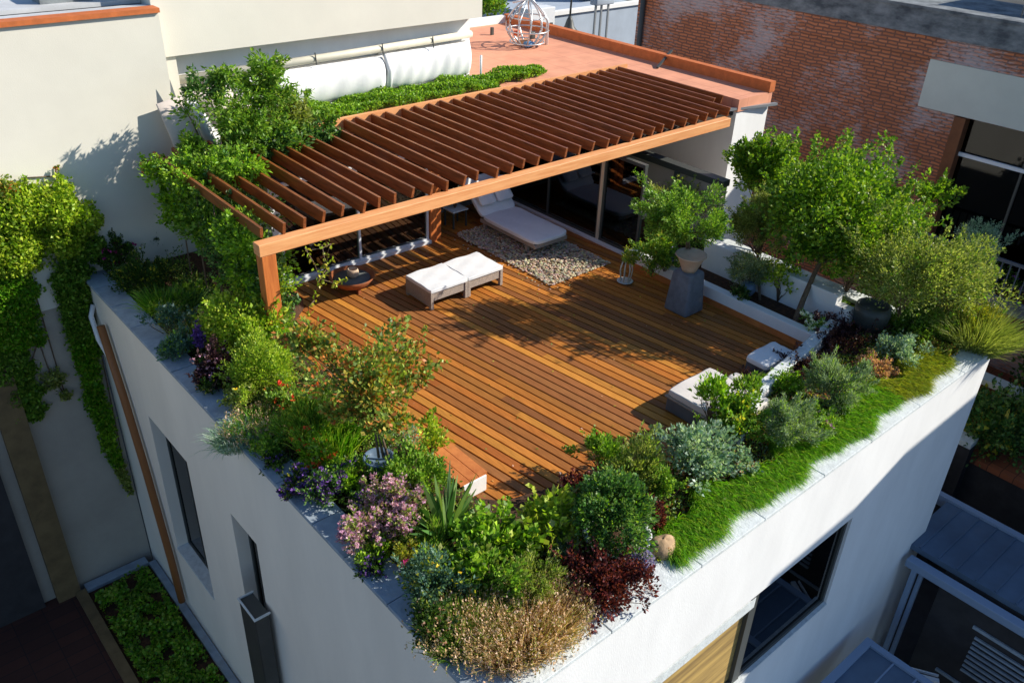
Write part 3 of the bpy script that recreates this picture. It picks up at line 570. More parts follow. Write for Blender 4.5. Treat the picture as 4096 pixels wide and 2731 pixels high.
MB().lathe(24.8, 25, [(.05, 1.75), (.12, 1.6), (.2, 1.35), (.42, 1.12), (.5, .95), (.3, .82), (.05, .8)], 20).build('shade', M['frame'], LP)
MB().tube([(24.8, 25, 1.7), (24.85, 25, 3.2)], .04).build('rod', M['frame'], LP)
ML = thing('lattice_mast', 'slender grey mast with splayed legs and a box shaped head', 'mast', (27.4, 25.5, -2))
ms = MB()
for sx in (-.28, 0.05, .45): ms.bar((27.0 + sx * 1.1, 25.5, -3), (27.0 + sx, 25.5, 2.0), .07, .07)
ms.build('legs', M['frame_grey'], ML); MB().box(26.55, 27.6, 25.3, 25.7, 1.9, 2.25).build('head', M['bluewall'], ML, bevel=.05)
# unseen building across the street, outline shaped to shade the lower facade
SH = thing('street_building', 'unseen building across the street, shaped to cast the shadow on the lower facade', 'building', (24, -6, -9))
sw = MB(); pr = [(16.9, -9), (40, -9), (40, 5.5), (23.3, 5.5), (20.6, 5.4), (19.2, 4.97), (16.9, 4.86)]
sw.add([(x, -1.0, z) for x, z in pr] + [(x + 3.2, -3.05, z) for x, z in pr], [tuple(range(7)), tuple(range(7, 14))[::-1]] + [(i, i + 7, (i + 1) % 7 + 7, (i + 1) % 7) for i in range(7)]); sw.build('wall', M['bluewall'], SH)
for k in range(7): MB().box(18 + k * 3, 19.2 + k * 3, -.998, -.97, 1.5, 3.2).build('window', M['frame'], SH)

# ------------------------------------------------------------------ sheds and roofs bottom right
R1 = thing('sheet_roof_shed', 'shed with a ribbed blue grey sheet roof, pale gutter and louvred dark wall', 'shed', (15.5, 1, -8))
rr = MB(); rr.box(14.62, 16.45, -4, 4.3, -4.12, -4.0)
for k in range(22): rr.box(14.64, 16.43, -3.8 + k * .37, -3.76 + k * .37, -4.0, -3.975)
rr.build('roof', M['blue_roof'], R1)
MB().box(14.28, 14.5, -4, 4.05, -4.3, -4.12).build('gutter', M['blue_trim'], R1, bevel=.02)
MB().box(16.45, 16.6, -4, 4.6, -4.2, -3.94).build('ridge_trim', M['blue_trim'], R1)
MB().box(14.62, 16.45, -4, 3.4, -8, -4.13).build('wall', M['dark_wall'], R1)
lv = MB(); lv.box(14.56, 14.6, .6, 2.6, -5.0, -4.93)
for k in range(8): lv.box(14.55, 14.6, .65, 2.5, -5.2 - k * .13, -5.16 - k * .13)
lv.build('louvre', M['slate'], R1)
MB().box(14.55, 14.6, .9, 2.9, -6.5, -6.44).build('rail', M['slate'], R1)
pc = MB(); pc.box(14.42, 14.5, 3.7, 3.78, -8, -4.13); pc.box(14.3, 14.38, 3.8, 3.9, -8, -4.3); pc.build('post', M['blue_trim'], R1)
R2 = thing('panelled_canopy', 'low blue panelled canopy roof beside the foot of the white facade', 'canopy', (10.5, 1, -7.8))
rr = MB(); rr.box(7.5, 12.9, -3, 3.7, -5.34, -5.25); rr.build('roof', M['blue_roof'], R2)
rr = MB()
for x in (7.5, 9.3, 11.1, 12.82): rr.box(x, x + .14, -3, 3.7, -5.25, -5.2)
for k in range(15): rr.box(7.64, 12.82, 3.2 - k * .45, 3.23 - k * .45, -5.25, -5.225)
rr.box(7.5, 12.96, 3.7, 3.85, -5.36, -5.19); rr.build('ribs', M['blue_trim'], R2)
tag(R2, 'low blue panelled canopy roof beside the foot of the white facade', 'canopy')
wb = MB(); wb.bar((13.3, 3.35, -5.9), (13.75, 2.6, -5.9), .1, .05); wb.bar((13.42, 3.42, -5.9), (13.87, 2.67, -5.9), .03, .05)
lowthing('strip_light', 'white tubular strip fitting between the canopy and the louvred wall', 'fitting', wb, M['white_metal'])
lowthing('court_bench', 'grey bench top in the dark court beside the louvred wall', 'bench', MB().box(13.3, 14.2, .4, 2.4, -7.0, -6.9).box(13.4, 13.5, .5, 2.3, -7.8, -7.0).box(14.0, 14.1, .5, 2.3, -7.8, -7.0), M['slate'])

# ------------------------------------------------------------------ furniture
def soft_box(name, x0, x1, y0, y1, z0, z1, m, parent, rot=None, puff=.02, e=8):
    """a cushion: subdivided box, rounded and slightly puffed"""
    b = MB(); n_ = 10; vs = []; fs = []
    def grid(f_):
        k = len(vs)
        for i in range(n_ + 1):
            for j in range(n_ + 1): vs.append(f_(i / n_, j / n_))
        for i in range(n_):
            for j in range(n_): q = k + i * (n_ + 1) + j; fs.append((q, q + n_ + 1, q + n_ + 2, q + 1))
    cx, cy, cz = (x0 + x1) / 2, (y0 + y1) / 2, (z0 + z1) / 2; hx, hy, hz = (x1 - x0) / 2, (y1 - y0) / 2, (z1 - z0) / 2
    def rnd_(u, v, w_):   # u, v, w in -1..1
        k = (abs(u) ** e + abs(v) ** e + abs(w_) ** e) ** (1 / e)
        wob = .006 * math.sin(u * 5 + v * 3) + .005 * math.sin(v * 7 - u * 4)
        return Vector((cx + hx * u / k, cy + hy * v / k, cz + hz * w_ / k + (puff * (1 - u * u) * (1 - v * v) + wob) * (1 if w_ > 0 else 0)))
    for s_ in (-1, 1):
        grid(lambda a, c, s_=s_: rnd_(2 * a - 1, 2 * c - 1, s_) if s_ > 0 else rnd_(2 * c - 1, 2 * a - 1, s_))
        grid(lambda a, c, s_=s_: rnd_(s_, 2 * a - 1, 2 * c - 1) if s_ > 0 else rnd_(s_, 2 * c - 1, 2 * a - 1))
        grid(lambda a, c, s_=s_: rnd_(2 * c - 1, s_, 2 * a - 1) if s_ > 0 else rnd_(2 * a - 1, s_, 2 * c - 1))
    if rot:
        o_, ang = rot; Mx = Matrix.Rotation(ang, 3, 'X'); vs = [Mx @ (v - Vector(o_)) + Vector(o_) for v in vs]
    b.add(vs, fs, True); return b.build(name, m, parent)
def footstool(x0, x1, label):
    y0, y1 = 11.78, 12.62; t = thing('footstool', label, 'footstool', ((x0 + x1) / 2, 12.2, 0), 'pair of wicker footstools on the deck')
    b = MB(); b.box(x0 + .05, x1 - .05, y0 + .02, y0 + .06, .17, .345); b.box(x0 + .05, x1 - .05, y1 - .06, y1 - .02, .17, .345); b.box(x0 + .02, x1 - .02, y0 + .06, y1 - .06, .3, .345); b.build('apron', M['wicker'], t, bevel=.006)
    for xx in (x0, x1 - .04): MB().box(xx, xx + .04, y0 + .05, y1 - .05, .05, .348).build('side_panel', M['wicker'], t, bevel=.008)
    for xx in (x0, x1 - .07):
        for yy in (y0, y1 - .07): MB().box(xx, xx + .07, yy, yy + .07, .002, .35).build('leg', M['wicker'], t, bevel=.008)
    soft_box('cushion', x0 - .002, x1 + .002, y0 - .01, y1 + .01, .352, .425, M['cushion'], t, puff=.006, e=26)
footstool(8.47, 9.364, 'greige wicker footstool with a white cushion, the one nearer the fire bowl')
footstool(9.366, 10.26, 'greige wicker footstool with a white cushion, the one nearer the gravel patch')
# sun lounger on the gravel
sl_ = thing('sun_lounger', 'white cushioned sun lounger with raised back standing on the gravel under the pergola', 'sun lounger', (12.1, 13.4, 0))
b = MB(); b.box(11.62, 12.58, 12.32, 14.2, .2, .29); b.build('frame', M['wicker'], sl_, bevel=.01)
for xx, yy in ((11.65, 12.6), (12.47, 12.6), (11.65, 14.05), (12.47, 14.05)): MB().box(xx, xx + .07, yy, yy + .07, .03, .2).build('leg', M['wicker'], sl_)
soft_box('mattress', 11.58, 12.62, 12.28, 14.15, .292, .40, M['cushion'], sl_, puff=.015)
soft_box('back_cushion', 11.58, 12.62, 14.12, 15.15, .292, .40, M['cushion'], sl_, rot=((12.1, 14.12, .3), math.radians(42)), puff=.015)
for k, xx in enumerate((11.62, 12.12)): soft_box('pillow', xx, xx + .46, 14.35, 14.95, .42, .52, M['cushion'], sl_, rot=((12.1, 14.12, .3), math.radians(46)), puff=.05)
# chaise and seat by the front bed
ch = thing('daybed', 'low daybed with a pale stone cushion beside the front flower bed', 'daybed', (10.3, 6.3, 0))
b = MB(); b.box(9.5, 10.56, 5.62, 6.83, .02, .27); b.build('base', M['wicker_dark'], ch, bevel=.01)
b = MB(); b.box(9.47, 10.58, 5.6, 6.86, .27, .295); b.build('rim', M['wicker'], ch, bevel=.005)
soft_box('cushion', 9.5, 10.56, 5.62, 6.84, .297, .41, M['cushion_beige'], ch, puff=.006, e=22)
soft_box('side_cushion', 10.565, 10.78, 5.8, 6.48, .297, .41, M['cushion_beige'], ch, puff=.006, e=12)
MB().box(10.59, 10.76, 5.85, 6.44, .02, .296).build('side_base', M['wicker_dark'], ch)
st = thing('corner_stool', 'small white cushioned stool at the end of the low bed wall', 'stool', (11.85, 6.55, 0))
b = MB(); b.box(11.46, 12.2, 6.3, 6.72, .02, .24); b.build('base', M['wicker_dark'], st, bevel=.01)
soft_box('cushion', 11.42, 12.24, 6.28, 6.74, .242, .36, M['cushion'], st, puff=.02)
# fire bowl with candle pot and dark vase
fb = thing('fire_bowl', 'shallow rusty steel fire bowl with a grey plate inside, near the pergola post', 'fire bowl', (7.77, 13.45, 0))
MB().lathe(7.77, 13.45, [(.12, .1), (.3, .16), (.43, .3), (.445, .3), (.455, .29), (.33, .13), (.14, .06), (.1, .05)], 36).build('bowl', M['rust'], fb)
MB().lathe(7.77, 13.45, [(.01, .255), (.36, .255), (.36, .24), (.01, .24)], 36).build('plate', M['ash'], fb)
for k in range(3): a = k * 2.094 + .5; MB().box(7.77 + .25 * math.cos(a) - .03, 7.77 + .25 * math.cos(a) + .03, 13.45 + .25 * math.sin(a) - .03, 13.45 + .25 * math.sin(a) + .03, .002, .12).build('foot', M['rust'], fb)
cp_ = thing('candle_pot', 'round blush clay candle pot standing in the fire bowl', 'pot', (7.79, 13.47, .256))
MB().lathe(7.8, 13.45, [(.075, .257), (.11, .3), (.115, .38), (.1, .43), (.085, .43), (.08, .33), (.01, .32)], 24).build('pot', M['clay'], cp_)
lowthing('dark_vase', 'dark bottle vase standing behind the rim of the fire bowl', 'vase', MB().lathe(7.5, 13.98, [(.08, .002), (.12, .1), (.1, .22), (.04, .3), (.04, .42), (.055, .45), (.03, .45)], 20), M['dark_int'])
# side table at the lounger head
tb = thing('side_table', 'small dark side table at the head of the sun lounger', 'table', (11.35, 14.75, 0))
MB().box(11.12, 11.56, 14.55, 14.95, .4, .43).build('tabletop', M['limestone'], tb, bevel=.006)
for xx in (11.14, 11.5):
    for yy in (14.57, 14.89): MB().box(xx, xx + .035, yy, yy + .035, .002, .4).build('leg', M['frame'], tb)
# planters
tp_ = thing('tall_planter', 'tall tapering slate grey planter at the deck edge by the low white wall', 'planter', (12.4, 8.85, 0))
MB().add([(12.4 + sx * a, 8.85 + sy * a, z) for z, a in ((.002, .28), (.85, .22)) for sx, sy in ((-1, -1), (1, -1), (1, 1), (-1, 1))] , [(0, 3, 2, 1), (4, 5, 6, 7), (0, 1, 5, 4), (1, 2, 6, 5), (2, 3, 7, 6), (3, 0, 4, 7)]).build('body', M['planter'], tp_, bevel=.05)
pt = thing('clay_bowl_pot', 'flared buff clay pot set on top of the tall slate planter', 'pot', (12.4, 8.85, .85))
MB().lathe(12.4, 8.85, [(.14, .852), (.16, .92), (.25, 1.12), (.30, 1.17), (.295, 1.19), (.24, 1.14), (.02, 1.12)], 32).build('pot', M['clay'], pt)
bp_ = lowthing('blue_grey_pot', 'blue grey tapered pot holding the airy tree beside the left edge of the deck', 'pot', MB().lathe((4.862, 8.030, 0.580)[0], (4.862, 8.030, 0.580)[1], [(.11, .221), (.17, .45), (.2, .56), (.22, .58), (.2, .6), (.17, .54), (.02, .52)], 28), M['blue_glaze'])
lowthing('blue_vase', 'pointed blue grey vase leaning in the raised tree bed', 'vase', MB().lathe(13.5, 8.2, [(.02, .18), (.1, .26), (.17, .38), (.12, .5), (.06, .52), (.03, .5)], 20), M['blue_glaze'])
lowthing('round_dark_pot', 'large dark round pot under the big bush at the right corner', 'pot', MB().lathe(14.2, 6.0, [(.2, .23), (.3, .4), (.33, .6), (.3, .74), (.26, .74), (.26, .62), (.02, .62)], 28), M['frame'])
lowthing('white_bowl', 'wide white bowl rim under the clipped dark green bush', 'bowl', MB().lathe((6.454, 5.076, 0.280)[0], (6.454, 5.076, 0.280)[1], [(.2, .225), (.33, .3), (.41, .42), (.44, .43), (.43, .45), (.39, .42), (.25, .36), (.02, .35)], 36), M['limestone'])
MB().lathe((6.454, 5.076, 0.280)[0], (6.454, 5.076, 0.280)[1], [(.02, .37), (.37, .41), (.37, .4), (.02, .36)], 36).build('bowl_soil', M['soil'], bpy.data.objects['white_bowl'])
# boulder
def boulder(cx, cy, cz, rx, ry, rz, seed):
    rg = random.Random(seed); b = MB(); vs = []; fs = []; n_, k_ = 18, 10
    for i in range(k_ + 1):
        t_ = math.pi * i / k_
        for j in range(n_):
            p_ = 2 * math.pi * j / n_; w_ = 1 + .1 * math.sin(3 * p_ + seed) * math.sin(t_) + .07 * math.sin(5 * t_ + 2 * p_)
            vs.append((cx + rx * w_ * math.sin(t_) * math.cos(p_), cy + ry * w_ * math.sin(t_) * math.sin(p_), cz + rz * w_ * math.cos(t_)))
    for i in range(k_):
        for j in range(n_): fs.append((i * n_ + j, (i + 1) * n_ + j, (i + 1) * n_ + (j + 1) % n_, i * n_ + (j + 1) % n_))
    return b.add(vs, fs, True)
q = (6.781, 4.594, 0.320)
lowthing('tan_boulder', 'rounded tan boulder between the lavender mound and the grass strip', 'boulder', boulder(q[0], q[1], .34, .22, .17, .17, 1), M['boulder'])
q = (8.450, 5.249, 0.350)
lowthing('grey_boulder', 'pale speckled boulder under the silver leaved shrub', 'boulder', boulder(q[0], q[1], .3, .12, .12, .12, 2), M['limestone'])
# gravel patch
rg = random.Random(21); gv = MB(); ST = [(.62, .52, .36), (.50, .43, .32), (.72, .63, .46), (.40, .37, .33), (.56, .48, .38)]
def pebble(x, y, z, r):
    gv.tint = tuple(c * rg.uniform(.8, 1.15) for c in rg.choice(ST)); a = rg.random() * 6.28; e = rg.uniform(.7, 1.3)
    vs = []
    for (t_, zz, rr) in ((0, -.35, .55), (1, .1, 1), (2, .5, .6)):
        for j in range(5): p_ = a + j * 1.2566 + t_ * .3; vs.append((x + r * rr * e * math.cos(p_) * rg.uniform(.85, 1.1), y + r * rr / e * math.sin(p_) * rg.uniform(.85, 1.1), z + zz * r))
    gv.add(vs, [(4, 3, 2, 1, 0), (10, 11, 12, 13, 14)] + [(t_ * 5 + j, t_ * 5 + (j + 1) % 5, t_ * 5 + 5 + (j + 1) % 5, t_ * 5 + 5 + j) for t_ in (0, 1) for j in range(5)])
for k in range(3600):
    x = rg.uniform(10.98, 12.75); y = rg.uniform(11.12, 14.3); ed = min(x - 10.9, 12.85 - x, (y - 11.0) * 1.0, 14.5 - y)
    if rg.random() < min(1, ed / .12): pebble(x, y, .008 + .05 * min(1, ed / .35) * rg.random() + .012, rg.uniform(.018, .036))
for k in range(60): pebble(rg.gauss(11.0, .18), rg.uniform(10.9, 14.2), .015, rg.uniform(.012, .025))
tag(gv.build('gravel', M['stone']), kind='stuff')
gb = MB().box(11.02, 12.72, 11.15, 14.3, .003, .012); tag(gb.build('gravel_base', M['boulder']), kind='structure')

# wire frame object, pipe and vent on the terracotta roof
wf = thing('wire_cage', 'onion shaped silver wire cage with coloured plastic inside on the terracotta roof', 'cage', (17.5, 19.4, 2.5))
cxw, cyw = 17.45, 19.3
for k in range(11):
    a = k * 2 * math.pi / 11; m2 = MB(); pts = []
    for i in range(9):
        t_ = i / 8; r = .62 * math.sin(math.pi * (t_ * .86 + .12)) ** .8; pts.append((cxw + r * math.cos(a + t_ * .3), cyw + r * math.sin(a + t_ * .3), 2.52 + 1.25 * t_))
    m2.tube(pts, .028, .02, 5); m2.build('rib', M['chrome'], wf)
for k, (z, r) in enumerate(((2.62, .5), (2.95, .62), (3.3, .5))):
    m2 = MB(); m2.tube([(cxw + r * math.cos(j * .3927), cyw + r * math.sin(j * .3927), z) for j in range(17)], .02, n=5); m2.build('hoop', M['chrome'], wf)
m2 = MB(); m2.tube([(cxw + .6, cyw - .2, 2.5), (cxw + .55, cyw - .25, 3.2), (cxw + .1, cyw, 3.8), (cxw - .5, cyw + .1, 3.72)], .05, .03, 6); m2.build('white_arm', M['white_metal'], wf)
boxes = (('crate', -.1, -.2, .14, 'blue_p', 2.52, .14), ('crate', -.3, .1, .1, 'red_p', 2.8, .14), ('crate', .05, .1, .18, 'orange_p', 2.52, .12), ('crate', .1, -.1, .09, 'frame', 2.7, .2))
for nm, dx, dy, r, m_, z, h_ in boxes: MB().box(cxw + dx - r, cxw + dx + r, cyw + dy - r * .7, cyw + dy + r * .7, z, z + h_).build('bundle', M[m_], wf, bevel=.03)
q = (13.861, 16.997, 2.510)
lowthing('vent_pipe', 'thin white vent pipe standing on the roof beside the cream building', 'pipe', MB().tube([(q[0], q[1], 2.5), (q[0], q[1], 3.1)], .03, n=8), M['white_metal'])
q = (17.536, 20.990, 2.510)
lowthing('roof_stub', 'tiny dark vent stub on the terracotta roof', 'vent', MB().box(q[0] - .04, q[0] + .04, q[1] - .04, q[1] + .04, 2.5, 2.72), M['frame'])
lowthing('roof_cable', 'dark cable bracket lying across the roof kerb', 'bracket', MB().bar((18.6, 15.3, 2.53), (19.5, 15.6, 2.82), .06, .05), M['frame'])

# ------------------------------------------------------------------ planting
PAL = {
 'bright': [(0.224, 0.405, 0.024), (0.158, 0.319, 0.020), (0.315, 0.465, 0.040), (0.105, 0.209, 0.016)],
 'tree': [(.135, .27, .015), (.09, .19, .014), (.20, .33, .02), (.055, .12, .01), (.26, .36, .03)],
 'lime': [(0.362, 0.473, 0.037), (0.266, 0.406, 0.030), (0.459, 0.518, 0.075), (0.145, 0.248, 0.022)],
 'mid': [(0.113, 0.238, 0.022), (0.170, 0.318, 0.035), (0.071, 0.146, 0.016), (0.255, 0.370, 0.053)],
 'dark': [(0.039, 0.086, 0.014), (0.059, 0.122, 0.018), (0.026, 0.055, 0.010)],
 'deep': [(0.059, 0.151, 0.036), (0.088, 0.206, 0.050), (0.044, 0.096, 0.027), (0.176, 0.274, 0.082)],
 'blue': [(0.091, 0.182, 0.130), (0.130, 0.234, 0.169), (0.065, 0.130, 0.104)],
 'silver': [(0.286, 0.396, 0.308), (0.198, 0.297, 0.220), (0.374, 0.462, 0.374), (0.132, 0.242, 0.165)],
 'grey': [(0.208, 0.286, 0.169), (0.286, 0.364, 0.234), (0.130, 0.195, 0.104)],
 'olive': [(0.191, 0.242, 0.051), (0.273, 0.319, 0.076), (0.123, 0.166, 0.034), (0.355, 0.382, 0.118)],
 'yellow': [(0.370, 0.356, 0.029), (0.277, 0.302, 0.029), (0.462, 0.410, 0.050), (0.139, 0.183, 0.021)],
 'autumn': [(0.191, 0.280, 0.042), (0.137, 0.217, 0.034), (0.410, 0.331, 0.059), (0.464, 0.166, 0.042), (0.300, 0.382, 0.085), (0.096, 0.153, 0.025)],
 'wine': [(0.132, 0.024, 0.026), (0.072, 0.014, 0.018), (0.216, 0.054, 0.048), (0.036, 0.012, 0.014)],
 'plum': [(0.050, 0.020, 0.030), (0.030, 0.012, 0.020), (0.100, 0.050, 0.050)],
 'gold': [(.56, .37, .24), (.64, .47, .36), (.46, .29, .14), (.24, .24, .06)],
 'grassy': [(.12, .31, .012), (.18, .37, .02), (.07, .20, .01), (.24, .33, .04)],
 'mossy': [(0.240, 0.260, 0.020), (0.300, 0.300, 0.030), (0.140, 0.220, 0.020)],
 'pink': [(0.500, 0.260, 0.360), (0.580, 0.380, 0.440), (0.400, 0.200, 0.320)],
 'violet': [(0.160, 0.060, 0.300), (0.220, 0.100, 0.400), (0.100, 0.050, 0.220)],
 'lilac': [(0.300, 0.260, 0.550), (0.380, 0.340, 0.620), (0.240, 0.220, 0.450)],
 'magenta': [(0.450, 0.030, 0.200), (0.300, 0.020, 0.140)],
 'red': [(0.650, 0.050, 0.020), (0.750, 0.120, 0.030)],
 'yellowf': [(0.850, 0.550, 0.030), (0.900, 0.650, 0.050)],
 'white': [(0.800, 0.800, 0.700), (0.750, 0.780, 0.620)],
 'peach': [(0.550, 0.300, 0.180), (0.450, 0.250, 0.180)],
}
def flowers(rng, t, Pn, pal, size, name='flowers'):
    if len(Pn) <= 60 and name == 'flowers':
        for p_ in Pn: flowers(rng, t, np.array([p_]), pal, size, 'flower')
        return
    lb = LB(); n = len(Pn)
    for k in range(5):
        D = unit(rng, n); D[:, 2] = np.abs(D[:, 2]) * .6 + .1; lb.leaves(rng, Pn, D, size, size * .8, pal, .15)
    return lb.build(name, M['petal'], t)
def dims(o): return o
def shrub(name, label, cat, c, r, pal, L=.05, W=.03, cover=1.5, clumps=None, zb=.2, fl=None, group=None, spread=.36, hollow=.4, stem=.012, base=None, seed=0, up=.25, wild=1.0):
    rng = np.random.default_rng(int(abs(c[0] * 131 + c[1] * 977)) * 7 + seed); rr = (r[0] * r[1] * r[2]) ** (1 / 3)
    clumps = clumps or int(14 + 26 * rr); n = int(min(16000, cover * 12.6 * rr * rr / (L * W * .5)))
    base = base or (c[0], c[1], zb); t = thing(name, label, cat, base, group)
    P_, D_, K = crown_points(rng, c, r, n, clumps, spread, hollow=hollow, wild=wild); D_[:, 2] += up
    ok = P_[:, 2] > zb + .01; lb = LB(); lb.leaves(rng, P_[ok], D_[ok], L, W, PAL[pal] if isinstance(pal, str) else pal, .4); Pk = P_[ok]; k_ = rng.random(len(Pk)) < .07; lb.leaves(rng, Pk[k_], D_[ok][k_] + unit(rng, k_.sum()) * .5, L * 1.5, W * 1.35, PAL[('mid', 'olive', 'bright', 'yellow')[int(rng.integers(0, 4))]] if pal not in ('wine', 'plum', 'lilac', 'silver') else PAL[pal], .4)
    lb.build('foliage', M['leaf'], t)
    mb = MB(); branches(mb, rng, base, K, stem, every=max(1, len(K) // 14)); mb.build('stems', M['bark'], t)
    if fl:
        fp, cnt, sz = fl; idx = rng.choice(len(P_), cnt); Q = P_[idx]; Q = np.array(c) + (Q - np.array(c)) * 1.06; Q[:, 2] = np.maximum(Q[:, 2], zb + .1); flowers(rng, t, Q, PAL[fp], sz)
    return t
def grass(name, label, cat, c, r, pal, H_=.5, n=700, W=.012, droop=.5, zb=.2, plume=None, lean=(0, 0), seed=0, kind=None, group=None, splay=.55):
    rng = np.random.default_rng(int(abs(c[0] * 71 + c[1] * 313)) + seed); a = rng.random(n) * 6.283; q = np.sqrt(rng.random(n))
    P_ = np.stack([c[0] + r[0] * q * np.cos(a), c[1] + r[1] * q * np.sin(a), np.full(n, zb)], 1)
    D_ = np.stack([np.cos(a) * q * splay + lean[0], np.sin(a) * q * splay + lean[1], np.ones(n)], 1) + rng.normal(size=(n, 3)) * .13
    t = thing(name, label, cat, (c[0], c[1], zb), group); lb = LB(); tips = lb.blade(rng, P_, D_, H_, W, PAL[pal], droop); lb.build('blades', M['leaf'], t)
    if plume:
        pp, frac, L_ = plume; k = tips[rng.random(n) < frac]; l2 = LB(); 
        for j in range(7): l2.leaves(rng, k - np.array([0, 0, 1]) * L_ * j / 7 + rng.normal(size=k.shape) * .008, unit(rng, len(k)) + np.array([0, 0, 1.2]), .035, .018, PAL[pp], .2)
        l2.build('plumes', M['petal'], t)
    return t

# left bed, from the back corner to the front corner
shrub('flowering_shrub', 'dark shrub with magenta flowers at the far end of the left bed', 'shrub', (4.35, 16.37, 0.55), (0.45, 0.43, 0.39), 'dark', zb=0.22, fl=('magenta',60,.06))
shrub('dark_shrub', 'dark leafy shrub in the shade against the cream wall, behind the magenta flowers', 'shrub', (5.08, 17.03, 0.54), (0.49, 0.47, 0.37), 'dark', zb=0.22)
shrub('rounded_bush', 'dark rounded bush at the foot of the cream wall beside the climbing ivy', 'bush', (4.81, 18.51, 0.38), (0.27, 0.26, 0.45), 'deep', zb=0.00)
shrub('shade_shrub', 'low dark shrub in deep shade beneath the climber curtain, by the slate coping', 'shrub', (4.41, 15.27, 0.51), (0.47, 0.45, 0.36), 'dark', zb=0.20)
grass('shade_grass', 'dark green grass tuft in the shade of the climber', 'grass', (4.39, 14.42), (.3, .3), 'grassy', H_=.5,n=500)
grass('shade_fern', 'fern like dark tuft right of the shaded grass', 'fern', (4.81, 14.35), (.28, .28), 'deep', H_=.42,n=420,W=.02)
shrub('lobed_plant', 'small plant with a few big lime lobed leaves in the shaded bed', 'plant', (4.98, 14.41, 0.39), (0.21, 0.20, 0.23), 'lime', zb=0.20, L=.09,W=.08,cover=.7)
shrub('pale_leaved_shrub', 'blue green shrub with pale leaves near the slate coping', 'shrub', (4.10, 13.38, 0.49), (0.34, 0.33, 0.34), 'blue', zb=0.20, cover=1.2,fl=('white',18,.05))
shrub('yellow_leaved_plant', 'small yellow leaved plant at the edge of the slate coping', 'plant', (4.22, 14.19, 0.35), (0.19, 0.18, 0.18), 'lime', zb=0.20, cover=.8)
shrub('low_blue_shrub', 'low blue green mound spilling toward the slate coping', 'shrub', (3.98, 12.57, 0.45), (0.36, 0.35, 0.29), 'blue', zb=0.20)
grass('feather_grass', 'thin pale feather grass beside the purple flower spike', 'grass', (4.39, 12.91), (.22, .22), 'olive', H_=.6,n=380,plume=('gold',.2,.08))
t = thing('flower_spike', 'purple flower spike standing in front of the light green bush', 'flower', (4.21, 12.30, .2)); rng = np.random.default_rng(2); Q = np.array([(4.21, 12.30, .5)]) + np.random.default_rng(3).normal(size=(120, 3)) * np.array([.03, .03, .1]) + np.array([0, 0, .2]); flowers(rng, t, Q, PAL['violet'], .05); MB().tube([(4.21, 12.30, .2), (4.21, 12.30, .75)], .01, n=5).build('stem', M['bark'], t)
shrub('mock_orange', 'tall light green bush left of the pergola post', 'bush', (4.90, 12.09, 0.80), (0.77, 0.75, 0.71), 'lime', zb=0.20, L=.06,W=.042,cover=1.5)
shrub('second_light_bush', 'light green bush filling the foot of the pergola post', 'bush', (5.12, 11.52, 0.61), (0.44, 0.42, 0.49), 'bright', zb=0.20, L=.055,W=.035)
shrub('yellow_green_shrub', 'airy yellow green shrub below the light green bush', 'shrub', (4.53, 10.79, 0.62), (0.65, 0.62, 0.49), 'lime', zb=0.20, L=.045,W=.022)
shrub('purple_leaf_shrub', 'dark purple shrub with dusty pink heads by the slate coping', 'shrub', (4.18, 11.44, 0.52), (0.39, 0.38, 0.37), 'plum', zb=0.20, fl=('pink',160,.04))
shrub('lower_purple_shrub', 'low dark shrub with faded pink heads further down the slate coping', 'shrub', (3.97, 11.38, 0.39), (0.27, 0.26, 0.22), 'dark', zb=0.20, fl=('peach',40,.035))
shrub('ochre_shrub', 'olive yellow shrub above the pale grass tufts', 'shrub', (4.21, 10.63, 0.41), (0.42, 0.41, 0.25), 'olive', zb=0.20, fl=('yellowf',8,.05))
grass('tan_grass', 'tan topped grass tuft above the slate coping', 'grass', (4.00, 9.94), (.28, .24), 'grassy', H_=.42,n=600,plume=('gold',.45,.08))
grass('variegated_grass', 'pale striped grass tuft spilling over the slate coping', 'grass', (3.67, 9.93), (.26, .24), 'silver', H_=.42,n=600,droop=.9)
shrub('mound_shrub', 'dark green mound between the striped grass and the red flowers', 'shrub', (3.82, 9.32, 0.37), (0.28, 0.27, 0.20), 'mid', zb=0.20)
shrub('tall_herb', 'tall green herb clump with upright stems in the middle of the left bed', 'herb', (4.50, 9.13, 0.66), (0.42, 0.40, 0.54), 'mid', zb=0.20, L=.09,W=.016,up=1.2,cover=1.4)
grass('reed_clump', 'upright green reeds in the middle of the left bed', 'reeds', (4.62, 8.93), (.38, .34), 'grassy', H_=.8,n=600,splay=.25,W=.014)
shrub('poppy_plant', 'leafy plant with orange red poppies behind the reeds', 'plant', (4.62, 10.00, 0.46), (0.29, 0.28, 0.30), 'mid', zb=0.20, fl=('red',24,.08))
shrub('red_flower_plant', 'bright green plant with scattered red flowers', 'plant', (4.29, 8.69, 0.45), (0.37, 0.36, 0.29), 'bright', zb=0.20, fl=('red',44,.07))
shrub('bright_herb', 'bright green herb beside the blue grey pot', 'herb', (4.38, 8.16, 0.40), (0.34, 0.32, 0.24), 'bright', zb=0.20)
shrub('violet_flowers', 'low plant covered in violet flowers at the edge of the slate coping', 'flowers', (3.81, 8.31, 0.38), (0.29, 0.28, 0.21), 'dark', zb=0.20, fl=('violet',320,.045))
shrub('second_violet_flowers', 'wider violet flowering mound left of the mauve bush', 'flowers', (4.12, 8.02, 0.43), (0.33, 0.32, 0.27), 'deep', zb=0.20, fl=('violet',320,.045))
shrub('dark_blue_flowers', 'very dark blue flowering mat hugging the slate coping above the violet flowers', 'flowers', (3.88, 9.05, 0.32), (0.19, 0.18, 0.14), 'dark', zb=0.20, fl=('violet',60,.035))
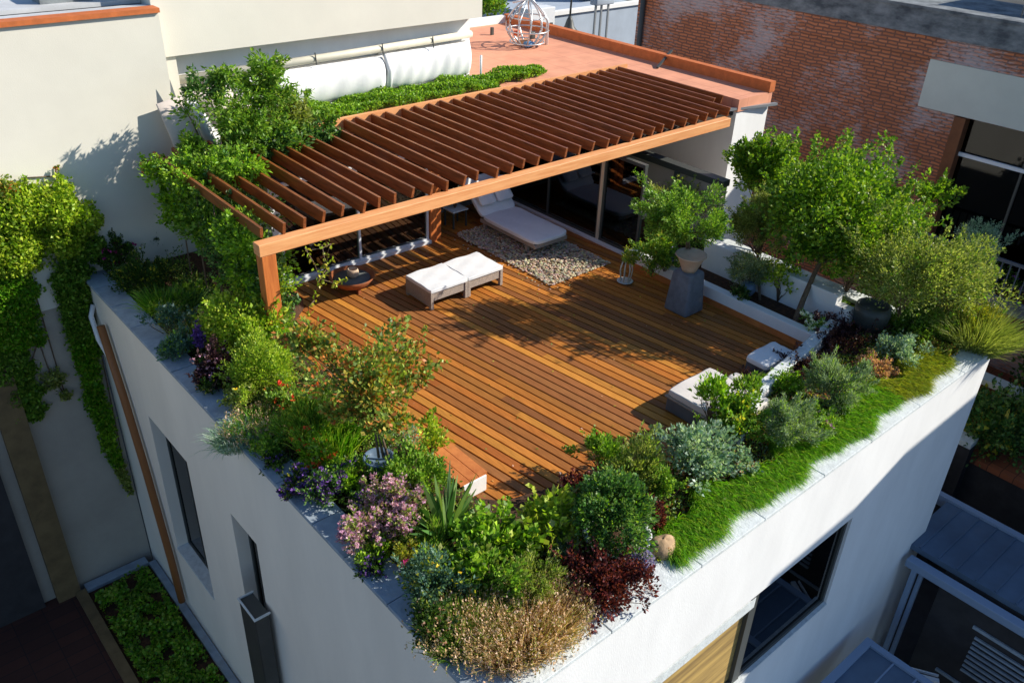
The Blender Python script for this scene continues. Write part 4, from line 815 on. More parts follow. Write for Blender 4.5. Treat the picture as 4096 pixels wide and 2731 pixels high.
shrub('mauve_bush', 'mauve pink flowering bush near the middle of the left bed', 'bush', (4.35, 7.05, 0.51), (0.52, 0.50, 0.37), 'olive', zb=0.20, fl=('pink',1500,.046),cover=1.1)
shrub('pale_pink_mound', 'pale pink flowering mound at the slate coping, below the mauve bush', 'flowers', (4.08, 7.10, 0.34), (0.24, 0.23, 0.16), 'mid', zb=0.20, fl=('pink',220,.036))
shrub('lush_shrub', 'lush green shrub between the blue grey pot and the timber topped block', 'shrub', (5.06, 7.49, 0.53), (0.40, 0.38, 0.38), 'mid', zb=0.20, L=.06,W=.03)
shrub('silver_plant', 'small silver plant beside the blue grey pot', 'plant', (5.59, 8.65, 0.16), (0.34, 0.33, 0.07), 'silver', zb=0.10)
shrub('pot_side_shrub', 'leafy green shrub at the foot of the airy tree, behind the blue grey pot', 'shrub', (5.11, 8.82, 0.48), (0.33, 0.32, 0.33), 'bright', zb=0.20, L=.06,W=.032)
shrub('upright_sapling', 'slim bright sapling standing at the deck edge behind the timber topped block', 'sapling', (5.71, 7.96, 0.48), (0.14, 0.13, 0.51), 'lime', zb=0.05, L=.07,W=.045,cover=1.6)
shrub('dark_indigo_flowers', 'dark indigo flower mat at the slate coping below the rose', 'flowers', (3.79, 6.58, 0.32), (0.19, 0.19, 0.14), 'dark', zb=0.20, fl=('violet',160,.035))
shrub('lime_groundcover', 'lime green low plant beside the mauve bush', 'plant', (4.03, 6.80, 0.33), (0.25, 0.24, 0.15), 'bright', zb=0.20)
shrub('rose_bush', 'thin rose bush with a single pink bloom over the slate coping', 'rose', (4.13, 6.41, 0.44), (0.15, 0.14, 0.28), 'yellow', zb=0.20, cover=.7,fl=('magenta',3,.1))
shrub('grassy_herb', 'dark grassy herb between the yucca and the rose', 'herb', (4.51, 6.41, 0.38), (0.28, 0.27, 0.21), 'mid', zb=0.20, L=.1,W=.014,up=.8)
grass('yucca', 'dark spiky yucca with stiff blades in front of the timber topped block', 'yucca', (4.90, 6.59), (.1, .1), 'deep', H_=.8, n=60, W=.07, droop=.06, splay=.9)
shrub('maple_shrub', 'bright green lobed leaf shrub right of the yucca', 'shrub', (4.99, 5.86, 0.57), (0.47, 0.46, 0.44), 'bright', zb=0.20, L=.075,W=.065,cover=1.5)
shrub('lime_maple', 'lime lobed leaf shrub reaching over the front edge of the deck', 'shrub', (5.68, 5.64, 0.54), (0.51, 0.49, 0.40), 'lime', zb=0.20, L=.085,W=.075,cover=1.5)
shrub('glossy_shrub', 'glossy green shrub in the middle of the front corner', 'shrub', (4.63, 5.45, 0.49), (0.51, 0.49, 0.34), 'mid', zb=0.20, L=.065,W=.04,cover=1.6)
shrub('fine_leaved_shrub', 'fine leaved olive shrub behind the golden grass', 'shrub', (5.00, 5.11, 0.46), (0.38, 0.36, 0.30), 'olive', zb=0.20, L=.05,W=.014)
shrub('teal_shrub', 'dark teal shrub at the slate coping left of the golden grass', 'shrub', (4.07, 5.80, 0.50), (0.43, 0.41, 0.36), 'blue', zb=0.20, fl=('yellowf',14,.035))
shrub('corner_shrub', 'dark green shrub tumbling down to the front corner beside the slate coping', 'shrub', (3.71, 5.29, 0.54), (0.22, 0.21, 0.40), 'dark', zb=0.20, fl=('peach',70,.03))
shrub('silver_tuft', 'small silvery tuft between the lobed shrub and the burgundy bush', 'tuft', (5.76, 5.27, 0.41), (0.19, 0.18, 0.25), 'silver', zb=0.20, L=.07,W=.01)
grass('golden_grass', 'paler tufted golden grass over dark stems at the front corner, left half', 'grass', (4.09, 5.10), (.42, .28), 'mid', H_=.46,n=1500,W=.014,droop=.25,splay=.45,plume=('gold',.5,.12))
grass('tall_golden_grass', 'golden feathery grass at the front corner, the brightest mass beside the pale coping', 'grass', (4.62, 4.67), (.62, .32), 'gold', H_=.46,n=3000,W=.011,droop=.25,splay=.5,plume=('gold',.4,.14))
shrub('burgundy_bush', 'wine red barberry bush at the front coping right of the golden grass', 'bush', (5.67, 4.62, 0.43), (0.56, 0.54, 0.27), 'wine', zb=0.20, L=.045,W=.03,cover=1.6)
shrub('clipped_bush', 'large dark green rounded bush growing in the white bowl', 'bush', (6.27, 5.08, 0.80), (0.51, 0.50, 0.53), 'deep', zb=0.35, wild=.35,hollow=.72,spread=.3,clumps=70,L=.05,W=.032,cover=2.6)
shrub('wine_shrub', 'wine red shrub at the deck edge behind the rounded green bush', 'shrub', (6.65, 5.91, 0.44), (0.23, 0.22, 0.28), 'wine', zb=0.20, L=.05,W=.03)
shrub('small_wine_shrub', 'small wine red shrub between the rounded bush and the grass strip', 'shrub', (7.05, 5.02, 0.42), (0.20, 0.19, 0.26), 'wine', zb=0.20, L=.045,W=.03)
shrub('lavender_mound', 'pale lavender flower mound beside the tan boulder', 'flowers', (6.29, 4.58, 0.45), (0.23, 0.22, 0.09), 'lilac', zb=0.20, L=.035,W=.02,cover=2.2,wild=.3)
shrub('rusty_sedum', 'rusty orange sedum below the tan boulder', 'sedum', (6.68, 4.46, 0.28), (0.14, 0.14, 0.10), 'autumn', zb=0.20, L=.03,W=.02)
# front bed
shrub('rose_shrub', 'round green shrub with a few red buds at the front deck edge', 'shrub', (7.37, 6.22, 0.47), (0.37, 0.36, 0.32), 'mid', zb=0.20, fl=('red',5,.06))
shrub('upright_green_shrub', 'upright green shrub behind the rounded dark bush', 'shrub', (7.33, 5.62, 0.57), (0.35, 0.33, 0.44), 'olive', zb=0.20, L=.06,W=.02,up=.7)
shrub('light_shrub', 'loose light green shrub above the small wine red shrub', 'shrub', (7.48, 5.23, 0.45), (0.26, 0.25, 0.29), 'mid', zb=0.20)
shrub('silver_shrub', 'big silver green shrub with reddish stems in the front bed', 'shrub', (8.26, 5.36, 0.58), (0.52, 0.50, 0.45), 'silver', zb=0.20, L=.06,W=.045,cover=1.6)
shrub('variegated_shrub', 'small variegated shrub right of the big silver shrub', 'shrub', (8.88, 5.01, 0.39), (0.24, 0.23, 0.22), 'silver', zb=0.20, L=.05,W=.04,fl=('peach',30,.04))
shrub('bright_laurel', 'bright laurel with upright leaves in front of the daybed', 'shrub', (9.32, 5.88, 0.82), (0.24, 0.23, 0.37), 'bright', zb=0.20, L=.09,W=.035,up=.6)
shrub('bushy_laurel', 'dense bright green bush between the laurel and the sage', 'bush', (9.45, 5.50, 0.50), (0.43, 0.41, 0.43), 'mid', zb=0.20, L=.06,W=.035,cover=1.7)
shrub('second_laurel', 'small dark laurel beside the corner of the daybed', 'shrub', (9.94, 5.73, 0.80), (0.20, 0.20, 0.24), 'mid', zb=0.20, L=.08,W=.035,up=.6)
shrub('sage_bush', 'soft grey green sage bush above the grass strip', 'bush', (9.94, 4.95, 0.56), (0.44, 0.42, 0.42), 'grey', zb=0.20, L=.05,W=.012,cover=1.7)
shrub('lime_shrub', 'lime green shrub against the curving kerb wall', 'shrub', (11.20, 5.77, 0.33), (0.31, 0.30, 0.16), 'bright', zb=0.20)
shrub('olive_sage', 'tall grey green shrub with feathery tips in the front bed', 'shrub', (11.58, 5.10, 0.54), (0.50, 0.48, 0.40), 'grey', zb=0.20, L=.06,W=.013,up=.5,cover=1.6)
shrub('dark_wine_bush', 'dark wine bush behind the tall grey green shrub', 'bush', (12.02, 5.93, 0.30), (0.50, 0.48, 0.09), 'plum', zb=0.20, L=.045,W=.03,cover=1.8)
shrub('far_wine_bush', 'very dark wine bush along the curving kerb wall end', 'bush', (13.39, 6.09, 0.30), (0.69, 0.66, 0.10), 'plum', zb=0.20, L=.045,W=.03,cover=1.9)
shrub('deck_wine_shrub', 'dark wine shrub on the deck side of the kerb wall beside the white seat', 'shrub', (11.29, 6.44, 0.15), (0.26, 0.25, 0.06), 'plum', zb=0.00, L=.035,W=.02,cover=.7)
shrub('pink_stonecrop', 'pinkish stonecrop patch above the mossy end of the grass strip', 'sedum', (12.88, 5.06, 0.33), (0.29, 0.28, 0.16), 'peach', zb=0.20, L=.035,W=.025)
shrub('mint_mound', 'mint green mound near the right end of the front bed', 'mound', (13.59, 5.10, 0.39), (0.43, 0.42, 0.22), 'silver', zb=0.20, L=.05,W=.035,cover=1.3)
shrub('pink_flower_patch', 'low patch with pink, white and yellow flowers below the sage bush', 'flowers', (10.53, 4.69, 0.40), (0.29, 0.28, 0.24), 'mid', zb=0.20, fl=('pink',26,.05))
shrub('end_stonecrop', 'brownish stonecrop at the right end of the front coping', 'sedum', (14.46, 4.80, 0.30), (0.36, 0.34, 0.12), 'autumn', zb=0.20, L=.035,W=.025,fl=('peach',40,.03))
shrub('white_hydrangea', 'white flowering plant where the low bed wall meets the kerb wall', 'flowers', (13.22, 6.55, 0.36), (0.23, 0.22, 0.19), 'mid', zb=0.20, fl=('white',60,.07),cover=.7)
# right corner and tree bed
shrub('big_corner_bush', 'big grey green bush in the dark round pot at the right corner', 'bush', (14.12, 5.49, 1.50), (1.06, 1.02, 0.88), 'olive', zb=0.75, L=.055,W=.03,cover=2.3)
shrub('side_corner_bush', 'green bush leaning out beside the big corner bush', 'bush', (15.22, 5.15, 1.04), (0.69, 0.67, 0.88), 'olive', zb=0.30, L=.055,W=.028,cover=1.7)
grass('bamboo_grass', 'tall yellow green bamboo grass at the far right corner', 'grass', (15.20, 4.49), (.42, .42), 'olive', H_=.8,n=2600,W=.011,splay=.75,droop=.35)
shrub('corner_underplanting', 'dense mid green shrub filling the ground between the dark round pot and the bamboo grass', 'shrub', (14.85, 5.30, 0.40), (0.63, 0.61, 0.23), 'mid', zb=0.20, L=.055,W=.032,cover=1.8)
shrub('low_yellow_shrub', 'yellow green shrub inside the tall bamboo grass', 'shrub', (15.47, 4.67, 0.54), (0.45, 0.44, 0.40), 'yellow', zb=0.20, L=.07,W=.016,up=.6,cover=1.0)
shrub('silver_bush', 'silver grey bush against the dark balcony', 'bush', (19.52, 6.32, 0.29), (0.51, 0.49, 0.57), 'silver', zb=-0.20, L=.05,W=.02,cover=.9)
shrub('red_berry_shrub', 'dark shrub with red touches above the tall bed wall', 'shrub', (15.07, 6.97, 0.90), (0.58, 0.55, 0.45), 'autumn', zb=0.30, L=.05,W=.03,cover=1.3)
shrub('dark_understorey', 'dark leafy shrub below the big tree crown', 'shrub', (15.95, 6.78, 1.10), (0.80, 0.77, 0.40), 'mid', zb=0.30, L=.06,W=.04,cover=1.9)
shrub('grey_shrub', 'airy grey shrub in front of the tall white wall', 'shrub', (13.68, 8.30, 0.62), (0.41, 0.40, 0.49), 'grey', zb=0.20, L=.05,W=.012,cover=1.0)
shrub('lime_sapling', 'lime leaved sapling beside the tree trunk', 'sapling', (13.82, 7.70, 0.61), (0.31, 0.30, 0.48), 'lime', zb=0.20, L=.07,W=.055,cover=.8)
shrub('bed_perennial', 'small dark plant beside the blue vase', 'plant', (13.19, 8.15, 0.34), (0.20, 0.20, 0.16), 'dark', zb=0.20)
shrub('glass_corner_shrub', 'leafy shrub at the foot of the glass corner', 'shrub', (12.68, 9.97, 0.67), (0.42, 0.41, 0.56), 'mid', zb=0.20, L=.055,W=.03,cover=1.3)
shrub('upper_corner_shrub', 'loose climbing shrub in front of the black capped wall', 'shrub', (14.35, 10.77, 1.14), (0.68, 0.66, 0.29), 'olive', zb=0.90, L=.05,W=.028,cover=.8)
shrub('hydrangea_shrub', 'shrub with blue flower heads behind the clay bowl pot', 'shrub', (13.00, 9.87, 0.47), (0.25, 0.24, 0.32), 'mid', zb=0.20, fl=('lilac',12,.09))

# ---- larger trees: trunk and crown
def tree(name, label, base, c, rads, pal, L, W, cover, clumps, bend=(0, 0), r0=.06, seed=0, multi=1, group=None, holl=.45, cat='tree', cr2=None):
    rng = np.random.default_rng(seed); t = thing(name, label, cat, base, group); lb = LB(); Ks = []
    for (cc, rr) in [(c, rads)] + (cr2 or []):
        s_ = (rr[0] * rr[1] * rr[2]) ** (1 / 3); n = int(min(22000, cover * 12.6 * s_ * s_ / (L * W * .5)))
        P_, D_, K = crown_points(rng, cc, rr, n, max(6, int(clumps * s_)), .26, hollow=holl); lb.leaves(rng, P_, D_, L, W, PAL[pal]); Ks.append(K)
    lb.build('crown', M['leaf'], t); K = np.concatenate(Ks)
    for m_ in range(multi):
        mb = MB(); b = Vector(base) + Vector((m_ * .05, -m_ * .04, 0)); top = Vector(c); top.z -= rads[2] * .35
        mid = b.lerp(top, .5) + Vector((bend[0], bend[1], 0)); mb.tube([b, b.lerp(mid, .5) + Vector((bend[0] * .3, bend[1] * .3, 0)), mid, mid.lerp(top, .6), top], r0, r0 * .5, 8)
        for k in K[m_::max(1, len(K) // 22)]:
            k = Vector(k); s_ = mid.lerp(top, rng.uniform(.2, 1)); h = s_.lerp(k, .5) + Vector(rng.normal(size=3) * .05); mb.tube([s_, h, k], r0 * .4, r0 * .08, 5)
        mb.build('trunk', M['bark'], t)
    return t
tree('tree', 'big broad tree with glossy green crown at the right of the terrace', (13.22, 6.94, 0.20), (14.51, 7.20, 2.00), (1.60, 1.42, 0.87), 'tree', L=.075,W=.055,cover=2.4,clumps=70,bend=(.12,.1),r0=.06,seed=4,cr2=[((13.612, 7.000, 1.618), (.72,.6,.42)), ((17.276, 7.300, 0.893), (.8,.6,.42)), ((14.656, 6.600, 1.255), (.6,.5,.35)), ((19.641, 7.600, 1.030), (.5,.4,.32))])
tree('tree', 'bright green tree in front of the white wing, left of the big tree', (15.10, 9.01, 0.20), (15.96, 9.80, 1.68), (0.84, 0.75, 0.94), 'tree', L=.07,W=.055,cover=2.1,clumps=46,r0=.035,seed=5,cr2=[((15.496, 10.000, 2.292), (.3,.3,.4)), ((16.312, 9.600, 1.313), (.6,.5,.5))])
tree('olive_tree', 'slender grey green olive tree between the potted tree and the big tree', (13.59, 7.94, 0.20), (14.18, 8.60, 1.29), (0.63, 0.56, 0.85), 'olive', L=.06,W=.018,cover=2.0,clumps=44,r0=.03,seed=6)
tree('potted_tree', 'small leafy tree growing from the clay bowl pot on the tall planter', (12.62, 9.13, 1.10), (12.16, 8.85, 1.90), (0.83, 0.73, 0.64), 'mid', L=.055,W=.03,cover=1.8,clumps=50,r0=.025,seed=7,multi=2)
tree('airy_tree', 'airy small tree with green and rusty leaves growing from the blue grey pot', (4.88, 8.06, 0.55), (4.89, 8.20, 1.69), (0.88, 0.78, 0.70), 'autumn', L=.07,W=.052,cover=.95,clumps=46,r0=.02,seed=8,multi=3,holl=.15,cr2=[((4.361, 8.800, 2.191), (.45,.4,.35)), ((4.944, 7.900, 1.166), (.38,.34,.36)), ((4.545, 8.200, 1.350), (.4,.35,.35)), ((5.520, 8.100, 1.691), (.35,.3,.3))])

# climber curtain at the left end of the pergola
def region_leaves(name, label, cat, boxes, pal, L, W, n, seed, base, stems=None, fl=None, hang=0.2):
    rng = np.random.default_rng(seed); t = thing(name, label, cat, base); lb = LB(); tot = sum(b[6] for b in boxes); allP = []
    for (cx, cy, cz, rx, ry, rz, wt, pl_) in boxes:
        k = int(n * wt / tot); ncl = max(8, int(26 * (rx * ry * rz) ** (1 / 3) + 6)); P_, D_, K = crown_points(rng, (cx, cy, cz), (rx, ry, rz), k, ncl, .5, hollow=.15, shoots=.4, wild=1.3); D_[:, 2] -= hang
        lb.leaves(rng, P_, D_, L, W, PAL[pl_ or pal]); allP.append(P_)
    lb.build('foliage', M['leaf'], t)
    mb = MB()
    for pts in (stems or []): mb.tube(pts, .02, .008, 5)
    if stems: mb.build('stems', M['bark'], t)
    if fl: flowers(rng, t, np.concatenate(allP)[rng.choice(sum(map(len, allP)), fl[1])], PAL[fl[0]], fl[2])
    return t
region_leaves('climber_curtain', 'dense green climber curtain hanging down the left end of the pergola', 'climber',
    [(5.4, 12.3, 1.5, .3, .6, .85, 1.2, 'bright'), (5.4, 13.2, 1.3, .32, .7, 1.0, 1.4, 'deep'), (5.4, 14.3, 1.5, .32, .7, .9, 1.2, 'mid'), (5.4, 15.3, 1.5, .36, .7, .8, 1, 'bright'), (5.3, 11.75, 1.3, .25, .3, .9, .6, 'deep'), (5.4, 15.6, 2.2, .4, .5, .3, .5, 'bright'), (5.6, 14.9, 2.45, .5, .7, .14, .7, 'bright'), (5.15, 12.1, 2.1, .3, .3, .25, .3, 'bright'), (5.9, 14.4, 1.9, .75, 1.3, .4, 1.5, 'deep'), (6.4, 15.4, 1.8, .7, .7, .5, 1.2, 'deep'), (7.1, 15.3, 2.3, .8, .5, .12, .7, 'deep')],
    'mid', .07, .048, 42000, 31, (5.2, 13.5, .2), [[(5.2, 12.2 + k * .7, .2), (5.25, 12.3 + k * .7, 1.2), (5.3, 12.2 + k * .7, 2.4)] for k in range(5)])
region_leaves('pergola_climber', 'tall loose climber sprawling over the back left corner of the pergola', 'climber',
    [(*(6.100, 15.300, 3.689), .5, .3, .28, .28, 'deep'), (*(7.310, 15.300, 3.873), .35, .3, .33, .45, 'mid'), (*(6.548, 15.300, 3.936), .35, .25, .15, .2, 'mid'), (*(7.213, 15.300, 3.443), .4, .35, .4, .6, 'mid'), (*(6.712, 15.200, 3.014), .5, .4, .38, .6, 'mid'), (*(7.763, 15.700, 2.838), .5, .4, .35, 1.0, 'olive'), (*(7.367, 15.200, 2.515), .6, .5, .28, 1.2, 'deep'), (*(8.215, 15.700, 2.539), .6, .4, .25, 1.0, 'mid'), (*(5.773, 14.800, 2.479), .6, .6, .15, .9, 'mid'), (*(6.167, 14.200, 2.573), .5, .45, .1, .35, 'bright'), (*(5.739, 15.400, 2.686), .3, .3, .2, .3, 'mid'), (*(8.297, 16.100, 3.098), .22, .2, .12, .08, 'mid'), (*(7.051, 15.300, 2.505), .9, .6, .35, 1.6, 'mid'), (*(6.582, 15.200, 3.321), .85, .35, .45, .35, 'mid'), (*(8.323, 15.400, 2.327), .5, .5, .22, .8, 'deep')],
    'mid', .10, .042, 32000, 32, (6.5, 15.8, 2.4), [[(6.6, 16, 2.4), (6.6, 16.1, 3.0), (6.4, 16.1, 3.7)], [(7, 15.8, 2.4), (7.4, 15.9, 3.2), (7.9, 16.1, 3.9)], [(6.2, 16, 2.5), (6.1, 16.1, 3.0), (5.9, 16.1, 3.4)]], hang=.35)
def roof_ivy():
    rng = np.random.default_rng(33); t = thing('ivy_strip', 'long low strip of ivy along the edge of the terracotta roof', 'ivy', (12, 16.4, 2.5)); lb = LB(); n = 26000
    x = 8.3 + 7.3 * rng.random(n); top = 17.0; bot = np.where(x < 13.6, 16.02, 16.25 + (x - 13.6) * .05); y = bot + (top - .1 * (x > 13.7) * (x - 13.7) - bot) * rng.random(n)
    y += .06 * np.sin(x * 5) + .05 * np.sin(x * 11); z = 2.52 + (.16 + .06 * np.sin(x * 3.1) + .05 * np.sin(x * 7 + y * 9)) * rng.random(n) ** .5
    keep = ~((x > 14.0) & (x < 14.6) & (y < 16.3)); D_ = unit(rng, n); D_[:, 2] = np.abs(D_[:, 2]) + .3
    lb.leaves(rng, np.stack([x, y, z], 1)[keep], D_[keep], .06, .045, PAL['bright'] + PAL['mid']); lb.build('foliage', M['leaf'], t)
    MB().tube([(8.4, 16.4, 2.52), (10, 16.5, 2.54), (12, 16.4, 2.53), (15, 16.6, 2.53)], .02, n=5).build('stems', M['bark'], t)
roof_ivy()
# ivy on the lower left wall
def wall_ivy(name, label, discs, seed, n, pal_top='lime', pal='mid'):
    rng = np.random.default_rng(seed); t = thing(name, label, 'ivy', discs[0][0]); lb = LB(); tot = sum((d[1]) ** 2 * d[3] for d in discs)
    for (c, r, th_, dens, pl_) in discs:
        k = int(n * r * r * dens / tot); a = rng.random(k) * 6.283; q = np.sqrt(rng.random(k)) * (1 + .18 * np.sin(a * 5 + r * 9) + .1 * rng.normal(size=k))
        P_ = np.stack([c[0] + r * q * np.cos(a), 16.45 - th_ * (.1 + rng.random(k) * np.sqrt(np.clip(1.05 - q * q, .02, 1))), c[2] + r * q * np.sin(a)], 1)
        D_ = rng.normal(size=(k, 3)) * .5 + np.array([0, -.9, .35]); lb.leaves(rng, P_, D_, .075, .06, PAL[pl_])
    lb.build('foliage', M['leaf'], t)
    mb = MB(); cs = [d[0] for d in discs]
    for i in range(len(cs) - 1): mb.tube([(cs[i][0], 16.47, cs[i][2]), (cs[i + 1][0], 16.47, cs[i + 1][2])], .012, n=5)
    mb.build('stems', M['bark'], t)
D3 = []
for (px_, r, th_, de, pl_) in (((2.74, 16.45, 1.91), 0.48, 0.50, 1.20, 'lime'), ((2.52, 16.45, 1.30), 0.62, 0.45, 1.20, 'lime'), ((2.45, 16.45, 0.45), 0.40, 0.30, 1.00, 'grassy'), ((2.21, 16.45, 0.16), 0.56, 0.30, 1.00, 'grassy'), ((2.25, 16.45, -0.40), 0.47, 0.22, 1.00, 'grassy'), ((2.01, 16.45, -1.08), 0.43, 0.20, 1.00, 'mid'), ((2.09, 16.45, -1.71), 0.34, 0.18, 1.00, 'mid'), ((2.18, 16.45, -2.16), 0.24, 0.14, 1.00, 'mid'), ((1.90, 16.45, -2.19), 0.19, 0.12, 0.80, 'mid'), ((2.62, 16.45, -0.73), 0.12, 0.12, 0.90, 'grassy'), ((2.66, 16.45, -1.64), 0.22, 0.12, 0.50, 'olive'), ((2.81, 16.45, -2.07), 0.12, 0.08, 0.50, 'olive'), ((2.77, 16.45, 2.31), 0.20, 0.35, 0.80, 'autumn')): D3.append((px_, r, th_, de, pl_))
wall_ivy('wall_ivy', 'broad ivy mass covering the far left of the cream wall', D3, 41, 30000)
D3 = []
for (px_, r, th_, de, pl_) in (((3.44, 16.45, 1.82), 0.43, 0.55, 1.30, 'lime'), ((3.11, 16.45, 1.82), 0.31, 0.50, 1.20, 'lime'), ((3.59, 16.45, 2.12), 0.20, 0.40, 0.80, 'lime'), ((3.86, 16.45, 1.47), 0.32, 0.50, 1.00, 'lime'), ((3.46, 16.45, 1.22), 0.40, 0.45, 1.20, 'lime'), ((3.83, 16.45, 0.94), 0.30, 0.35, 1.00, 'mid'), ((3.46, 16.45, 0.50), 0.35, 0.30, 1.10, 'mid'), ((3.41, 16.45, -0.14), 0.30, 0.25, 1.10, 'mid'), ((3.35, 16.45, -0.79), 0.26, 0.22, 1.10, 'mid'), ((3.33, 16.45, -1.39), 0.23, 0.18, 1.00, 'grassy'), ((3.33, 16.45, -1.91), 0.18, 0.16, 1.00, 'grassy'), ((3.29, 16.45, -2.43), 0.21, 0.15, 1.00, 'grassy'), ((3.38, 16.45, -3.02), 0.18, 0.13, 1.00, 'grassy'), ((3.34, 16.45, -3.58), 0.16, 0.12, 1.00, 'bright'), ((3.42, 16.45, -4.09), 0.13, 0.10, 1.00, 'grassy'), ((3.48, 16.45, -4.60), 0.10, 0.08, 1.00, 'olive'), ((3.53, 16.45, -5.00), 0.06, 0.06, 1.00, 'olive'), ((3.65, 16.45, -1.30), 0.12, 0.15, 0.60, 'mid'), ((3.12, 16.45, 2.23), 0.08, 0.20, 1.00, 'lime'), ((3.08, 16.45, 2.40), 0.05, 0.10, 1.00, 'lime'), ((3.63, 16.45, 2.32), 0.07, 0.20, 1.00, 'lime'), ((3.65, 16.45, 2.48), 0.04, 0.10, 1.00, 'autumn'), ((3.44, 16.45, 0.30), 0.33, 0.28, 1.10, 'mid'), ((3.43, 16.45, 0.08), 0.32, 0.27, 1.10, 'mid'), ((3.39, 16.45, -0.35), 0.29, 0.24, 1.10, 'mid'), ((3.37, 16.45, -0.57), 0.28, 0.23, 1.10, 'mid'), ((3.35, 16.45, -0.99), 0.25, 0.21, 1.07, 'grassy'), ((3.34, 16.45, -1.19), 0.24, 0.19, 1.03, 'grassy'), ((3.33, 16.45, -1.56), 0.21, 0.17, 1.00, 'grassy'), ((3.33, 16.45, -1.73), 0.19, 0.17, 1.00, 'grassy'), ((3.32, 16.45, -2.08), 0.19, 0.16, 1.00, 'grassy'), ((3.30, 16.45, -2.25), 0.20, 0.15, 1.00, 'grassy'), ((3.32, 16.45, -2.62), 0.20, 0.14, 1.00, 'grassy'), ((3.35, 16.45, -2.82), 0.19, 0.14, 1.00, 'grassy'), ((3.37, 16.45, -3.20), 0.17, 0.13, 1.00, 'bright'), ((3.36, 16.45, -3.39), 0.17, 0.12, 1.00, 'bright'), ((3.37, 16.45, -3.74), 0.15, 0.11, 1.00, 'grassy'), ((3.40, 16.45, -3.91), 0.14, 0.11, 1.00, 'grassy'), ((3.44, 16.45, -4.26), 0.12, 0.09, 1.00, 'olive'), ((3.46, 16.45, -4.43), 0.11, 0.09, 1.00, 'olive'), ((3.50, 16.45, -4.73), 0.08, 0.07, 1.00, 'olive'), ((3.51, 16.45, -4.86), 0.07, 0.07, 1.00, 'olive')): D3.append((px_, r, th_, de, pl_))
wall_ivy('trailing_ivy', 'ivy with a bright bushy top and a long tendril trailing down the cream wall', D3, 42, 26000)

# grass strip hanging over the front coping
def strip(name, label, x0, x1, pal_fn, seed, n):
    rng = np.random.default_rng(seed); t = thing(name, label, 'grass', ((x0 + x1) / 2, 4.7, .3)); x = x0 + (x1 - x0) * rng.random(n)
    wv = .07 * np.sin(x * 3.3) + .05 * np.sin(x * 7.1 + 1); y = 4.43 + wv * .8 + (.52 + wv) * rng.random(n); P_ = np.stack([x, y, .24 + .1 * rng.random(n)], 1)
    D_ = np.stack([-.25 + .2 * rng.normal(size=n), -.66 + .2 * rng.normal(size=n), .68 + .12 * rng.normal(size=n)], 1); lb = LB()
    for i, (lo, hi, pl_) in enumerate(pal_fn):
        k = (x >= lo) & (x < hi); 
        if k.sum(): lb.blade(rng, P_[k], D_[k], .25, .009, PAL[pl_], .7, .45)
    lb.build('blades', M['leaf'], t); return t
strip('grass_strip', 'long strip of fine green grass combed over the pale front coping', 6.75, 11.6, [(0, 20, 'grassy')], 51, 32000)
strip('mossy_grass_strip', 'yellow olive end of the grass strip near the right corner', 11.5, 14.2, [(0, 12.3, 'grassy'), (12.3, 20, 'mossy')], 52, 14000)

# yellow leaved twigs trailing from the beam beside the post
tw2 = thing('trailing_twigs', 'bare curling twigs with a few yellow leaves hanging from the beam near the post', 'twigs', (5.9, 11.4, 2.2))
tm = MB(); rg = random.Random(77); Pn = []
for (a, b) in (((5.73, 11.30, 2.24), (5.94, 11.30, 1.64)), ((5.94, 11.30, 1.64), (6.25, 11.30, 1.43)), ((5.94, 11.30, 1.64), (5.81, 11.30, 1.29)), ((6.03, 11.30, 2.21), (6.06, 11.30, 1.76)), ((6.19, 11.30, 2.19), (6.10, 11.30, 1.83)), ((5.81, 11.30, 1.29), (5.67, 11.30, 1.05)), ((6.06, 11.30, 1.76), (5.94, 11.30, 1.60)), ((5.76, 11.30, 2.19), (6.19, 11.30, 2.19)), ((6.25, 11.30, 1.43), (6.42, 11.30, 1.50))):
    a = Vector(a); b = Vector(b); m_ = a.lerp(b, .5) + Vector((rg.uniform(-.06, .06), 0, rg.uniform(-.05, .05))); tm.tube([a, m_, b], .009, .005, 5)
    for k in range(7): Pn.append(a.lerp(b, rg.random()))
tm.build('stems', M['bark'], tw2); rng = np.random.default_rng(9); Pn = np.array([tuple(p) for p in Pn] * 2) + rng.normal(size=(len(Pn) * 2, 3)) * .03
LB().leaves(rng, Pn, unit(rng, len(Pn)), .075, .05, PAL['yellow'] + PAL['lime']).build('leaves', M['leaf'], tw2)
# plant with pale stems left of the low wall
al = thing('pale_stemmed_plant', 'plant with drooping pale stems in a flat saucer beside the low bed wall', 'plant', (12.35, 10.35, 0))
MB().lathe(12.35, 10.35, [(.1, .002), (.16, .03), (.17, .04), (.14, .04), (.02, .02)], 24).build('saucer', M['limestone'], al)
sm = MB()
for k in range(7): a = k * .9; sm.tube([(12.35 + .1 * math.cos(a), 10.35 + .1 * math.sin(a), .03), (12.35 + .13 * math.cos(a), 10.35 + .13 * math.sin(a), .3), (12.35 + .08 * math.cos(a), 10.35 + .08 * math.sin(a), .5)], .014, n=6)
sm.build('stems', M['tube'], al)
rng = np.random.default_rng(10); P_, D_, K = crown_points(rng, (12.35, 10.35, .55), (.2, .2, .13), 700, 12); LB().leaves(rng, P_, D_ - np.array([0, 0, .6]), .08, .02, PAL['yellow'] + PAL['mid']).build('foliage', M['leaf'], al)
# variegated plant on the side table
vp = shrub('table_plant', 'pale variegated plant standing on the small side table', 'plant', (11.33, 14.75, .68), (.17, .17, .24), 'silver', L=.08, W=.04, cover=.9, zb=.43)
